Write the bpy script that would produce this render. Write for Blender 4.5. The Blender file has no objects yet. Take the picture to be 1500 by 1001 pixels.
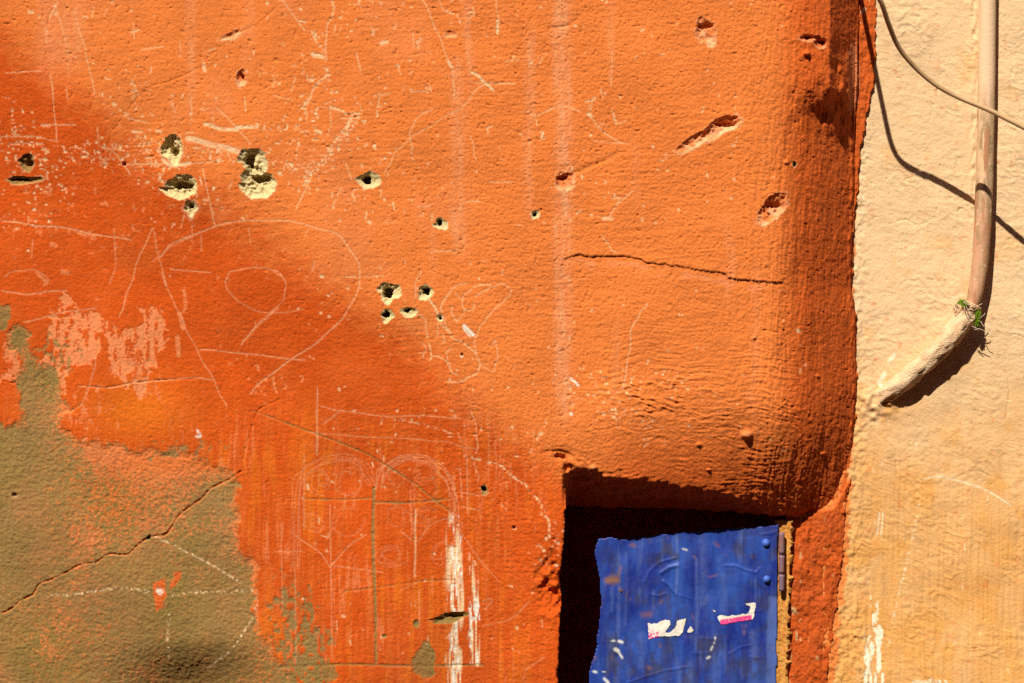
import bpy, math, random
import numpy as np

# ------------------------------------------------------------------ camera, sky, sun, exposure
sc = bpy.context.scene
S = 0.00125            # metres per drawing unit (one unit = 1.25 mm on the wall)
D = 3200.0             # camera distance in units
GY = 1700.0            # drawing-y of the street level
SUN = (0.50, 1.0, -1.32)     # direction the sunlight travels (right, into the wall, down)

def W(x, y, h=0.0):
    """wall drawing coordinates (x right, y down, h out of the wall) -> world"""
    return ((x - 750.0) * S, -h * S, (GY - y) * S)

cam_d = bpy.data.cameras.new('camera')
cam = bpy.data.objects.new('camera', cam_d)
sc.collection.objects.link(cam)
cam.location = W(750, 500.5, D)
cam.rotation_euler = (math.radians(90), 0, 0)
cam_d.sensor_width = 36.0
cam_d.lens = 36.0 * D / 1500.0
cam_d.clip_start = 0.01
cam_d.clip_end = 500.0
sc.camera = cam

world = bpy.data.worlds.new('World')
sc.world = world
world.use_nodes = True
wn = world.node_tree.nodes
wl = world.node_tree.links
bg = wn['Background']
sky = wn.new('ShaderNodeTexSky')
sky.sky_type = 'NISHITA'
sky.sun_disc = False
el = math.atan2(-SUN[2], math.hypot(SUN[0], SUN[1]))
sky.sun_elevation = el
sky.sun_rotation = math.atan2(-SUN[0], -SUN[1])
sky.air_density = 0.7
sky.dust_density = 1.5
sky.ozone_density = 0.2
wl.new(sky.outputs[0], bg.inputs[0])
bg.inputs[1].default_value = 0.05

sun_d = bpy.data.lights.new('sun', 'SUN')
sun_d.energy = 5.0
sun_d.angle = math.radians(0.53)
sun_d.color = (1.0, 0.93, 0.80)
sun = bpy.data.objects.new('sun', sun_d)
sc.collection.objects.link(sun)
from mathutils import Vector
sun.rotation_euler = Vector(SUN).to_track_quat('-Z', 'Y').to_euler()
sun.location = (-3, -6, 8)

vs = sc.view_settings
vs.view_transform = 'Standard'
vs.look = 'None'
vs.exposure = 0.48
vs.gamma = 1.0
vs.use_curve_mapping = False
sc.cycles.max_bounces = 6
sc.cycles.use_denoising = False

# ------------------------------------------------------------------ helpers: noise
rng = np.random.default_rng(7)
TAB = rng.random((16, 256, 256)).astype(np.float32) * 2 - 1

def vn(x, y, seed=0):
    t = TAB[seed % 16]
    x = x + 37.3 * seed; y = y + 17.9 * seed
    xi = np.floor(x); yi = np.floor(y)
    fx = (x - xi).astype(np.float32); fy = (y - yi).astype(np.float32)
    fx = fx * fx * (3 - 2 * fx); fy = fy * fy * (3 - 2 * fy)
    xi = xi.astype(np.int32); yi = yi.astype(np.int32)
    a = xi & 255; b = (xi + 1) & 255; c = yi & 255; d = (yi + 1) & 255
    t00 = t[c, a]; t10 = t[c, b]; t01 = t[d, a]; t11 = t[d, b]
    u = t00 + (t10 - t00) * fx
    v = t01 + (t11 - t01) * fx
    return u + (v - u) * fy

def fbm(x, y, n=3, seed=0, gain=0.55):
    s = np.zeros(np.broadcast(x, y).shape, np.float32); a = 1.0; tot = 0
    for i in range(n):
        s += a * vn(x * (2.03 ** i), y * (2.03 ** i), seed + i)
        tot += a; a *= gain
    return s / tot

def ss(a, b, x):
    t = np.clip((x - a) / (b - a), 0, 1)
    return t * t * (3 - 2 * t)

def lerp(a, b, t):
    return a + (b - a) * t

def axis(lo, hi, step, far_lo, far_hi):
    mid = np.arange(lo, hi + step * .5, step)
    L = []; s = step; v = lo
    while v > far_lo:
        s = min(s * 1.10, 34); v -= s; L.append(v)
    R = []; s = step; v = mid[-1]
    while v < far_hi:
        s = min(s * 1.10, 34); v += s; R.append(v)
    return np.concatenate([np.array(L[::-1]), mid, np.array(R)]).astype(np.float32)

class Canvas:
    """a sheet of wall as a height field with marks, evaluated on its own grid"""
    def __init__(self, x, y):
        self.x, self.y = x, y
        self.X, self.Y = np.meshgrid(x, y)
        self.n1 = vn(self.X / 2.1, self.Y / 2.1, 3)
        self.n2 = fbm(self.X / 9, self.Y / 9, 2, 5)
        self.wx = 5 * vn(self.X / 17, self.Y / 17, 8) + 2.6 * vn(self.X / 5, self.Y / 5, 9)
        self.wy = 5 * vn(self.X / 17, self.Y / 17, 10) + 2.6 * vn(self.X / 5, self.Y / 5, 11)
    def zeros(self):
        return np.zeros(self.X.shape, np.float32)
    def box(self, x0, x1, y0, y1):
        i0, i1 = np.searchsorted(self.x, [x0, x1]); j0, j1 = np.searchsorted(self.y, [y0, y1])
        return slice(j0, j1), slice(i0, i1)
    def dist(self, pts, pad):
        pts = np.array(pts, float)
        bx = self.box(pts[:, 0].min() - pad, pts[:, 0].max() + pad, pts[:, 1].min() - pad, pts[:, 1].max() + pad)
        X = self.X[bx]; Y = self.Y[bx]
        d = np.full(X.shape, 1e6, np.float32)
        for (ax, ay), (cx, cy) in zip(pts[:-1], pts[1:]):
            ux, uy = cx - ax, cy - ay
            L = ux * ux + uy * uy + 1e-9
            t = np.clip(((X - ax) * ux + (Y - ay) * uy) / L, 0, 1)
            np.minimum(d, np.hypot(X - ax - t * ux, Y - ay - t * uy), out=d)
        return bx, d
    def stroke(self, m, pts, w=1.6, v=1.0, rough=0.0, wob=0.0, soft=0.9):
        """draw a line into mask m; rough 0..1 breaks it up"""
        bx, d = self.dist(pts, w + 8)
        if d.size == 0: return
        if wob: d = d + wob * self.n2[bx]
        p = np.clip((w * .5 + soft - d) / (2 * soft) + .0, 0, 1) * v
        if rough > .4: p = p * ss(rough * 1.6 - 1.0, rough * 1.6 - .3, self.n1[bx] + .35 * self.n2[bx])
        elif rough: p = p * np.clip(1 + rough * (1.4 * self.n2[bx] + .7 * self.n1[bx] - .5), 0, 1)
        np.maximum(m[bx], p, out=m[bx])
    def poly(self, pts, warp=1.0, pad=20):
        pts = np.array(pts, float)
        bx = self.box(pts[:, 0].min() - pad, pts[:, 0].max() + pad, pts[:, 1].min() - pad, pts[:, 1].max() + pad)
        X = self.X[bx] + warp * self.wx[bx]; Y = self.Y[bx] + warp * self.wy[bx]
        ins = np.zeros(X.shape, bool)
        n = len(pts)
        for i in range(n):
            ax, ay = pts[i]; cx, cy = pts[(i + 1) % n]
            if ay == cy: continue
            c = ((ay > Y) != (cy > Y)) & (X < (cx - ax) * (Y - ay) / (cy - ay) + ax)
            ins ^= c
        return bx, ins

def curve(pts, k=6):
    """Catmull-Rom through points of any dimension"""
    p = np.array(pts, float)
    if len(p) < 3: return p
    q = np.vstack([2 * p[0] - p[1], p, 2 * p[-1] - p[-2]])
    out = []
    for i in range(1, len(q) - 2):
        for t in np.arange(k) / k:
            out.append(.5 * (2 * q[i] + (q[i + 1] - q[i - 1]) * t + (2 * q[i - 1] - 5 * q[i] + 4 * q[i + 1] - q[i + 2]) * t * t
                             + (3 * q[i] - q[i - 1] - 3 * q[i + 1] + q[i + 2]) * t ** 3))
    out.append(p[-1])
    return np.array(out)

def ell(cx, cy, rx, ry, a0=0, a1=360, n=22, rot=0):
    t = np.radians(np.linspace(a0, a1, n)); r = math.radians(rot)
    x = rx * np.cos(t); y = ry * np.sin(t)
    return np.stack([cx + x * math.cos(r) - y * math.sin(r), cy + x * math.sin(r) + y * math.cos(r)], 1)

# ------------------------------------------------------------------ helpers: objects
COL = sc.collection

def tag(o, label=None, cat=None, kind=None, group=None):
    if label: o['label'] = label
    if cat: o['category'] = cat
    if kind: o['kind'] = kind
    if group: o['group'] = group
    return o

def empty(name, loc, label, cat):
    o = bpy.data.objects.new(name, None)
    o.empty_display_size = .05
    COL.objects.link(o); o.location = loc
    return tag(o, label, cat, 'thing')

def link(name, me, mat, parent=None):
    """link a mesh whose vertices are in world coordinates"""
    o = bpy.data.objects.new(name, me)
    COL.objects.link(o)
    if mat: me.materials.append(mat)
    if parent is not None:
        o.parent = parent
        off = Vector((0, 0, 0)); p = parent
        while p is not None:
            off += p.location; p = p.parent
        o.location = -off
    return o

def mesh_np(name, co, faces, attrs=None, smooth=True):
    me = bpy.data.meshes.new(name)
    n = len(co); f = len(faces); k = faces.shape[1]
    me.vertices.add(n); me.vertices.foreach_set('co', np.ascontiguousarray(co, np.float32).ravel())
    me.loops.add(f * k); me.loops.foreach_set('vertex_index', np.ascontiguousarray(faces, np.int32).ravel())
    me.polygons.add(f)
    me.polygons.foreach_set('loop_start', np.arange(0, f * k, k, dtype=np.int32))
    me.polygons.foreach_set('use_smooth', np.full(f, smooth, bool))
    me.update(calc_edges=True)
    for a, v in (attrs or {}).items():
        at = me.attributes.new(a, 'FLOAT_COLOR', 'POINT')
        at.data.foreach_set('color', np.ascontiguousarray(v, np.float32).ravel())
    return me

def grid_faces(ny, nx):
    i = np.arange(ny * nx, dtype=np.int32).reshape(ny, nx)
    return np.stack([i[:-1, :-1], i[1:, :-1], i[1:, 1:], i[:-1, 1:]], -1).reshape(-1, 4)

def submesh(name, co, F, attrs):
    u, inv = np.unique(F, return_inverse=True)
    return mesh_np(name, co[u], inv.reshape(F.shape), {k: v[u] for k, v in attrs.items()})

def tube(pts, radii, seg=14, jag=0.0, seed=0, caps=True):
    """tube along world-space points"""
    p = np.array(pts, float); n = len(p)
    r = np.broadcast_to(np.array(radii, float), (n,))
    t = np.gradient(p, axis=0); t /= np.linalg.norm(t, axis=1)[:, None]
    up = np.array([0, 1.0, 0.0])
    co = []
    for i in range(n):
        a = np.cross(t[i], up); a /= np.linalg.norm(a) + 1e-9
        b = np.cross(t[i], a)
        for j in range(seg):
            th = 2 * math.pi * j / seg
            rr = r[i] * (1 + jag * float(vn(np.array([i * .45]), np.array([j * .9]), seed)[0]))
            co.append(p[i] + rr * (math.cos(th) * a + math.sin(th) * b))
    F = []
    for i in range(n - 1):
        for j in range(seg):
            F.append((i * seg + j, i * seg + (j + 1) % seg, (i + 1) * seg + (j + 1) % seg, (i + 1) * seg + j))
    co = np.array(co)
    me = bpy.data.meshes.new('tube')
    fl = [tuple(f) for f in F]
    if caps:
        fl.append(tuple(range(seg))[::-1]); fl.append(tuple((n - 1) * seg + j for j in range(seg)))
    me.from_pydata([tuple(c) for c in co], [], fl)
    me.polygons.foreach_set('use_smooth', np.full(len(fl), True, bool))
    me.update()
    return me

# ------------------------------------------------------------------ helpers: materials
def mat_base(name, rough=0.85, spec=0.25):
    m = bpy.data.materials.new(name); m.use_nodes = True
    nt = m.node_tree
    b = nt.nodes['Principled BSDF']
    b.inputs['Roughness'].default_value = rough
    b.inputs['Specular IOR Level'].default_value = spec
    return m, nt, b

def nd(nt, typ, **kw):
    n = nt.nodes.new(typ)
    for k, v in kw.items(): setattr(n, k, v)
    return n

def mixc(nt, fac, a, b, blend='MIX'):
    n = nd(nt, 'ShaderNodeMix', data_type='RGBA', blend_type=blend)
    for sock, v in ((n.inputs[0], fac), (n.inputs[6], a), (n.inputs[7], b)):
        if hasattr(v, 'links') or hasattr(v, 'is_linked'): nt.links.new(v, sock)
        elif isinstance(v, (int, float)): sock.default_value = v
        else: sock.default_value = (*v, 1)
    return n.outputs[2]

def noise(nt, scale, detail=4, rough=.6, vec=None, stretch=None):
    g = nd(nt, 'ShaderNodeNewGeometry')
    v = g.outputs['Position']
    if stretch:
        mp = nd(nt, 'ShaderNodeMapping'); mp.inputs['Scale'].default_value = stretch
        nt.links.new(v, mp.inputs[0]); v = mp.outputs[0]
    n = nd(nt, 'ShaderNodeTexNoise')
    n.inputs['Scale'].default_value = scale; n.inputs['Detail'].default_value = detail; n.inputs['Roughness'].default_value = rough
    nt.links.new(v, n.inputs['Vector'])
    return n.outputs['Fac']

def ramp(nt, fac, lo, hi, a=0.0, b=1.0):
    n = nd(nt, 'ShaderNodeMapRange'); n.inputs[1].default_value = lo; n.inputs[2].default_value = hi
    n.inputs[3].default_value = a; n.inputs[4].default_value = b
    nt.links.new(fac, n.inputs[0]); return n.outputs[0]

def attr(nt, name):
    a = nd(nt, 'ShaderNodeAttribute', attribute_name=name)
    s = nd(nt, 'ShaderNodeSeparateColor'); nt.links.new(a.outputs['Color'], s.inputs[0])
    return s.outputs[0], s.outputs[1], s.outputs[2], a.outputs['Alpha']

def bump(nt, b, fac, dist, strength=1.0):
    n = nd(nt, 'ShaderNodeBump'); n.inputs['Distance'].default_value = dist; n.inputs['Strength'].default_value = strength
    nt.links.new(fac, n.inputs['Height']); nt.links.new(n.outputs[0], b.inputs['Normal'])

def grey(nt, v):
    c = nd(nt, 'ShaderNodeCombineColor')
    for i in range(3): nt.links.new(v, c.inputs[i])
    return c.outputs[0]

# orange plaster: limewash coats, abrasion, bare mortar, chalk
ORANGE = (0.70, 0.186, 0.039)
DEEP = (0.56, 0.080, 0.006)
VIVID = (0.72, 0.175, 0.010)
SALMON = (0.73, 0.235, 0.09)
MORTAR = (0.285, 0.165, 0.055)
CREAM = (0.80, 0.58, 0.34)
SAND = (0.64, 0.50, 0.25)
WHITE = (0.82, 0.78, 0.68)

def make_plaster():
    m, nt, b = mat_base('orange_limewash', .9, .15)
    tone, pale, cream, bare = attr(nt, 'marks_a')
    vivid, grime_shade, white, sand = attr(nt, 'marks_b')
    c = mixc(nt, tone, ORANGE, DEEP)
    c = mixc(nt, vivid, c, VIVID)
    c = mixc(nt, pale, c, SALMON)
    mo = mixc(nt, ramp(nt, noise(nt, 5, 4, .6), .38, .62), MORTAR, (0.235, 0.155, 0.042))
    mo = mixc(nt, ramp(nt, noise(nt, 11, 5, .65), .45, .75, 0, .6), mo, (0.40, 0.165, 0.06))
    c = mixc(nt, bare, c, mo)
    c = mixc(nt, sand, c, SAND)
    c = mixc(nt, cream, c, CREAM)
    c = mixc(nt, white, c, WHITE)
    c = mixc(nt, grime_shade, c, (0.09, 0.045, 0.02))
    n1 = noise(nt, 9, 5, .65); n2 = noise(nt, 330, 3, .6)
    c = mixc(nt, 1.0, c, grey(nt, ramp(nt, n1, .3, .7, .86, 1.10)), 'MULTIPLY')
    c = mixc(nt, 1.0, c, grey(nt, ramp(nt, n2, .25, .75, .86, 1.12)), 'MULTIPLY')
    nt.links.new(c, b.inputs['Base Color'])
    bump(nt, b, noise(nt, 520, 4, .7), S * 1.1, .9)
    return m

def make_cream():
    m, nt, b = mat_base('cream_limewash', .9, .15)
    ochre, white, orange, dirt = attr(nt, 'marks_a')
    c = mixc(nt, ochre, (0.74, 0.51, 0.29), (0.70, 0.345, 0.10))
    c = mixc(nt, white, c, (0.90, 0.80, 0.60))
    c = mixc(nt, orange, c, ORANGE)
    c = mixc(nt, dirt, c, (0.24, 0.15, 0.08))
    n1 = noise(nt, 8, 5, .6); n2 = noise(nt, 300, 3, .6)
    c = mixc(nt, 1.0, c, grey(nt, ramp(nt, n1, .3, .7, .92, 1.06)), 'MULTIPLY')
    c = mixc(nt, 1.0, c, grey(nt, ramp(nt, n2, .25, .75, .93, 1.06)), 'MULTIPLY')
    nt.links.new(c, b.inputs['Base Color'])
    bump(nt, b, noise(nt, 480, 4, .7), S * 1.0, .8)
    return m

def make_blue():
    m, nt, b = mat_base('blue_door_paint', .5, .35)
    rust, worn, dark, white = attr(nt, 'marks_a')
    v = noise(nt, 11, 6, .62, stretch=(2.2, 1, .6))
    v2 = noise(nt, 60, 5, .6)
    c = mixc(nt, ramp(nt, v, .42, .60), (0.010, 0.025, 0.22), (0.024, 0.075, 0.36))
    c = mixc(nt, ramp(nt, v2, .50, .72, 0, .75), c, (0.022, 0.032, 0.16))
    c = mixc(nt, worn, c, (0.11, 0.17, 0.42))
    c = mixc(nt, dark, c, (0.035, 0.03, 0.06))
    c = mixc(nt, rust, c, (0.26, 0.11, 0.04))
    c = mixc(nt, white, c, (0.78, 0.78, 0.72))
    nt.links.new(c, b.inputs['Base Color'])
    nt.links.new(ramp(nt, v2, .3, .7, .38, .62), b.inputs['Roughness'])
    bump(nt, b, noise(nt, 190, 5, .65), S * .6, .5)
    return m

def make_simple(name, c1, c2, scale=60, rough=.8, spec=.25, bd=.8, stretch=None, lo=.35, hi=.65):
    m, nt, b = mat_base(name, rough, spec)
    n = noise(nt, scale, 5, .65, stretch=stretch)
    c = mixc(nt, ramp(nt, n, lo, hi), c1, c2)
    nt.links.new(c, b.inputs['Base Color'])
    bump(nt, b, noise(nt, 300, 3, .6), S * bd, .6)
    return m

M_PL = make_plaster()
M_CR = make_cream()
M_BLUE = make_blue()
M_BLUE2 = make_simple('rivet_blue', (.03, .085, .42), (.06, .14, .5), 80, .5, .35)
M_CORE = make_simple('masonry', (.16, .09, .05), (.22, .13, .07), 20)
M_GROUND = make_simple('earth', (.17, .10, .055), (.22, .14, .08), 3, .95, .1, 2)
M_FRAME = make_simple('frame_ochre', (.50, .18, .03), (.56, .29, .07), 70, .85, .2, 2.5, (2, 1, .6))
M_HINGE = make_simple('hinge_paint', (.26, .11, .07), (.17, .11, .17), 60, .6, .4, 1, (1, 1, .5))
M_CABLE = make_simple('cable_sheath', (.40, .24, .11), (.50, .32, .16), 40, .5, .4, .3)
M_DARK = make_simple('dark_rust', (.05, .03, .03), (.12, .07, .05), 150, .7, .4, 1)
M_MOSS = make_simple('moss_green', (.10, .20, .008), (.26, .40, .015), 400, .8, .2, .5)
M_STRAW = make_simple('dry_straw', (.45, .32, .24), (.62, .46, .36), 200, .8, .2, .3)

# ------------------------------------------------------------------ street level
g = 30.0
me = bpy.data.meshes.new('ground')
me.from_pydata([(-g, -g, 0), (g, -g, 0), (g, g, 0), (-g, g, 0)], [], [(0, 1, 2, 3)])
tag(link('ground', me, M_GROUND), kind='structure')

# ------------------------------------------------------------------ unseen house added behind the camera to block sky light and shade the street
M_HOUSE = make_simple('house_limewash', (.24, .10, .045), (.32, .15, .065), 4, .9, .15, 3)
M_WOOD = make_simple('shutter_wood', (.10, .05, .025), (.16, .08, .04), 20, .7, .3, 1, (1, 1, .2))
def boxes(name, bl, mat, parent):
    v, f = [], []
    for x0, x1, y0, y1, z0, z1 in bl:
        i0 = len(v)
        v += [(a, b, c) for a in (x0, x1) for b in (y0, y1) for c in (z0, z1)]
        f += [tuple(i0 + k for k in q) for q in ((0, 1, 3, 2), (4, 6, 7, 5), (0, 4, 5, 1), (2, 3, 7, 6), (0, 2, 6, 4), (1, 5, 7, 3))]
    me = bpy.data.meshes.new(name); me.from_pydata(v, [], f)
    return link(name, me, mat, parent)
house = empty('added_lane_house', (0, -7.2, 0), 'added unseen house with shutters across the lane, blocking sky light from the orange wall', 'house')
HX = [-11.0, -8.2, -7.0, -4.4, -3.2, -.6, .6, 3.2, 4.4, 7.0, 8.2, 11.0]
HZ = [(1.0, 2.3), (3.9, 5.3), (6.7, 8.1)]
wb = [(HX[k], HX[k + 1], -7.4, -7.0, 0, 9.0) for k in range(0, 11, 2)]
for k in range(1, 11, 2):
    for z0, z1 in ((0, 1.0), (2.3, 3.9), (5.3, 6.7), (8.1, 9.0)): wb.append((HX[k], HX[k + 1], -7.395, -7.005, z0, z1))
wb.append((-11, 11, -14, -13.6, 0, 9.0)); wb += [(-11, -10.6, -13.6, -7.4, 0, 9.0), (10.6, 11, -13.6, -7.4, 0, 9.0)]
boxes('wall', wb, M_HOUSE, house)
boxes('roof', [(-11.2, 11.2, -14.2, -6.9, 9.002, 9.2)], M_HOUSE, house)
for k in range(1, 11, 2):
    for z0, z1 in HZ:
        w_ = boxes('window', [(HX[k], HX[k + 1], -7.25, -7.2, z0, z1)], M_WOOD, house)
        xm = (HX[k] + HX[k + 1]) / 2
        for a_, b_ in ((HX[k] + .03, xm - .01), (xm + .01, HX[k + 1] - .03)): boxes('shutter', [(a_, b_, -7.195, -7.15, z0 + .03, z1 - .03)], M_WOOD, w_)
        boxes('sill', [(HX[k] - .08, HX[k + 1] + .08, -7.0, -6.9, z0 - .08, z0)], M_HOUSE, w_)

# ------------------------------------------------------------------ the orange wall
def ap(px, h):     # a point seen at px lies here on a surface of depth h
    return 750 + (np.asarray(px, float) - 750) * (D - h) / D
def apy(py, h):
    return 500.5 + (np.asarray(py, float) - 500.5) * (D - h) / D

x = axis(-30, 1318, 1.25, -2300, 1318)
y = axis(-30, 1040, 1.25, -1500, GY + 2)
C = Canvas(x, y)
X, Y = C.X, C.Y
CREAM_H = -98.0

# the big shape --------------------------------------------------
H = 4.0 * vn(X / 310, Y / 270, 1) + 1.6 * vn(X / 95, Y / 85, 2)
dd = (X - 70) * -.607 + (Y - 110) * .795 + 14 * vn(X / 120, Y / 120, 4)
fade = 1 - ss(640, 860, X)
soft = np.log1p(np.exp(np.clip(dd / 28, -20, 20))) * 28
lean = -0.17 * np.where(soft < 170, soft - soft ** 2 / 680, 127.5 - .0 * soft) * fade
H += np.where(dd < 600, lean, lean)
# hollow below the bottom left
hol = np.exp(-((X - 275) / 95) ** 2) * ss(935, 1030, Y) * (1 - ss(1060, 1250, Y))
H -= 34 * hol

# rounded right-hand end
ky = np.array([-1500, 0, 110, 160, 200, 260, 330, 420, 460, 520, 570, 640, 700, 760, 850, 930, 1001, 1700])
kx = np.array([1284, 1284, 1281, 1270, 1263, 1258, 1250, 1248, 1254, 1254, 1256, 1252, 1246, 1240, 1232, 1222, 1213, 1190])
XR = np.interp(Y, ky, ap(kx, CREAM_H)).astype(np.float32) + 2.5 * vn(Y / 9, X * 0, 3) + 1.2 * vn(Y / 3.5, X * 0, 4)
kx2 = np.array([1258, 1258, 1257, 1254, 1252, 1252, 1249, 1247, 1253, 1253, 1255, 1251, 1245, 1240, 1240, 1240, 1240, 1240])
XE = np.interp(Y, ky, ap(kx2, -86)).astype(np.float32)
XS = np.interp(Y, [-1500, 0, 160, 260, 420, 560, 740, 1700], [1150, 1150, 1148, 1150, 1146, 1140, 1140, 1140]).astype(np.float32) - 8 + 9 * vn(Y / 130, X * 0 + .5, 2) + 3 * vn(X / 9, Y / 60, 3)
t = np.clip((X - XS) / (XE - XS), 0, 1.0)
pw = np.interp(Y, [-1500, 200, 420, 560, 740, 1700], [1.45, 1.45, 1.45, 1.55, 1.5, 1.5]).astype(np.float32)
side = 92 * t ** pw
# higher up the end breaks off more sharply
X1 = 1214 + 6 * vn(Y / 30, X * 0, 5)
t1 = np.clip((X - 1150) / (X1 - 1150), 0, 1); t2 = np.clip((X - X1) / (XE - X1), 0, 1)
side_top = 9 * t1 ** 1.5 + 83 * t2 ** .95
top = 1 - ss(105, 190, Y + 14 * vn(X / 16, Y / 22, 6))
H -= lerp(side, side_top, top)
lump = ss(1205, 1222, X) * (1 - ss(1250, 1258, X)) * (1 - ss(150, 215, Y)) * ss(60, 95, Y)
H += lump * (5 * vn(X / 12, Y / 18, 12) + 2 * vn(X / 6, Y / 8, 13) + 3)
H = np.where(X > XE, -93 + 1.2 * vn(X / 9, Y / 9, 3), H)

# lintel over the hatch: its lower edge rolls back into the niche
yb = np.interp(X, ap([-2000, 826, 900, 1000, 1080, 1130, 1180, 1225, 1250, 1400], -70),
               apy([742, 742, 745, 748, 752, 757, 756, 744, 700, 690], -70)).astype(np.float32)
yb = yb + 2.2 * vn(X / 12, X * 0, 6)
A = np.interp(X, [805, 829, 860, 950, 1040, 1140, 1200, 1260], [0, 5, 14, 30, 50, 72, 50, 10]).astype(np.float32)
wl_ = np.interp(X, [800, 830, 870, 950, 1100, 1260], [50, 90, 150, 200, 200, 150]).astype(np.float32)
yk = np.interp(X, [820, 840, 880, 940, 1000, 1060, 1110, 1150, 1400], [676, 682, 692, 700, 710, 722, 738, 752, 752]).astype(np.float32) + 4 * vn(X / 14, Y / 8, 5) + 2 * vn(X / 5, Y / 5, 6)
tl = np.clip((Y - (yb - wl_)) / wl_, 0, 1.0)
under = np.clip(Y - yk, 0, 90)
wall_side = np.where(X < 829, 1 - ss(-60, 0, Y - yb), 1)
H -= (A * tl ** 1.8 + 1.5 * under ** 2 / (under + 7) * ss(822, 838, X)) * np.where(X > 700, 1, 0) * wall_side
H = np.where(Y < yb + 3, np.maximum(H, np.where(X > XE, -145, -96)), H)

xl = np.interp(Y, [600, 672, 760, 800, 830, 850, 880, 920, 1001, 1700], [829, 828, 827, 826, 822, 819, 823, 820, 816, 800]).astype(np.float32)
xl = xl + 1.4 * vn(Y / 8, X * 0, 7) + .8 * vn(Y / 3, X * 0, 8)
XRO = np.interp(Y, [700, 1001, 1700], ap([1155, 1147, 1130], -90)).astype(np.float32)
# damaged rounded arris beside the niche
dam = np.exp(-((X - 812) / 22) ** 2 - ((Y - 858) / 44) ** 2)
H += dam * (9 * vn(X / 13, Y / 15, 2) + 4 * vn(X / 5, Y / 5, 3) - 7)
pit = np.exp(-((X - 826) / 12) ** 2 - ((Y - 668) / 9) ** 2)
H -= 5 * pit
H -= 1.5 * np.clip(1 - np.abs(X - xl) / 4, 0, 1) ** 2 * (Y > 680) * (Y < 1500) * (X < xl + 2)
# recessed orange cheek to the right of the hatch
cheek = ss(-1, 5, Y - yb) * ss(-3, 3, X - XRO) * (Y < 1690)
ch_h = -93 - 6 * ss(1240, 1160, X) + 2.5 * vn(X / 16, Y / 26, 5) + 1.6 * fbm(X / 6, Y / 8, 2, 6)
H = lerp(H, ch_h, cheek)
niche = ss(0, 4, X - xl) * ss(0, 5, Y - yb) * ss(0, 4, XRO - X) * (1 - ss(1330, 1336, Y))
H = lerp(H, -300 + 4 * vn(X / 20, Y / 20, 3), niche)
behind = ss(-1.5, 2.5, X - XR)
H = lerp(H, CREAM_H - 45, behind)

# brushed and sandy relief ----------------------------------------
flat = 1 - niche
right = ss(1010, 1180, X)
lint = np.exp(-(np.maximum(0, 560 - Y) / 90) ** 2) * ss(840, 930, X) * (1 - ss(1120, 1220, X)) * (Y < 770)
lowleft = ss(-20, 80, dd) * fade
upper = np.clip(1 - lint - .6 * lowleft - right, 0, 1)
brush_h = vn(X / 46 + .02 * Y, (Y + .07 * X) / 2.7, 1) + .7 * vn(X / 25, (Y - .05 * X) / 4.6, 2) + .5 * vn(X / 15, Y / 9, 3)
rr = np.hypot((X - 1010) / 1.75, Y - 990); th = np.arctan2(Y - 990, (X - 1010) / 1.75)
rr = rr + 5 * vn(X / 55, Y / 45, 3) + 2.5 * vn(X / 22, Y / 20, 4)
def rg(v): return 1 - 2 * np.abs(v)
brush_a = .8 * rg(vn(rr / 3.4, th * 26, 4)) + .9 * vn(rr / 2.4, th * 40, 5) + .22 * rg(vn(rr / 7.0, th * 36, 6)) + .4 * vn(rr / 2.2, th * 70, 7)
Xw = X + 4 * vn(X / 40, Y / 70, 3) + .06 * Y
brush_v = .8 * vn(Xw / 2.5, Y / 32, 7) + .5 * rg(vn(Xw / 5.0, Y / 26, 8)) + .7 * vn(X / 3.2, Y / 6, 9)
mod = .55 + .75 * ss(-.3, .6, vn(X / 90, Y / 60, 12))
rel = upper * .20 * mod * brush_h + lint * .66 * (.25 + ss(-.4, .6, fbm(X / 38, Y / 26, 2, 9))) * brush_a + right * .75 * brush_v + lowleft * .16 * brush_v
rough_patch = np.exp(-((X - 960) / 75) ** 2 - ((Y - 578) / 48) ** 2)
rel += rough_patch * 1.7 * rg(vn((X + .5 * Y) / 13, (Y - .4 * X) / 5, 10)) * ss(-.3, .4, vn(X / 18, Y / 14, 2))
grain = .40 * fbm(X / 3.6, Y / 3.0, 2, 11) + .62 * vn(X / 1.9, Y / 1.8, 6)
med = fbm(X / 12, Y / 10, 3, 13)
rel += right * .55 * fbm(X / 3.6, Y / 6.0, 2, 7)
rel += (.46 + .34 * ss(520, 800, X) + .05 * lowleft) * grain + .30 * med
rel += -1.5 * ss(.70, .90, vn(X / 3.8, Y / 3.4, 14)) * (upper + right)      # pinholes
H += rel * flat

# marks -----------------------------------------------------------
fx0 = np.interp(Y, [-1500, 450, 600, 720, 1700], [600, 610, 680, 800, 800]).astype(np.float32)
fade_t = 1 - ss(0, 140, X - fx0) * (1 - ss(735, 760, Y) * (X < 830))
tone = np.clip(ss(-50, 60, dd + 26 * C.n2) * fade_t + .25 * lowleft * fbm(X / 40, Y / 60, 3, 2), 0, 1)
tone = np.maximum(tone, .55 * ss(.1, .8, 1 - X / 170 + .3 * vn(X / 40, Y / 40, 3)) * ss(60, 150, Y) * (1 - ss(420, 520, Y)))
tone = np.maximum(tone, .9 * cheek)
tone = np.maximum(tone, .75 * ss(1120, 1190, X) * (Y < yb))  # shade of the end turning from the sun, put into the coat colour
tone = np.maximum(tone, .6 * ss(600, 720, Y) * ss(860, 930, X) * (Y < yb))  # lintel's shade toward its underside, painted as deeper tone
pale, cream, bare = C.zeros(), C.zeros(), C.zeros()
vivid, grime_shade, white, sand = C.zeros(), C.zeros(), C.zeros(), C.zeros()

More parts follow.
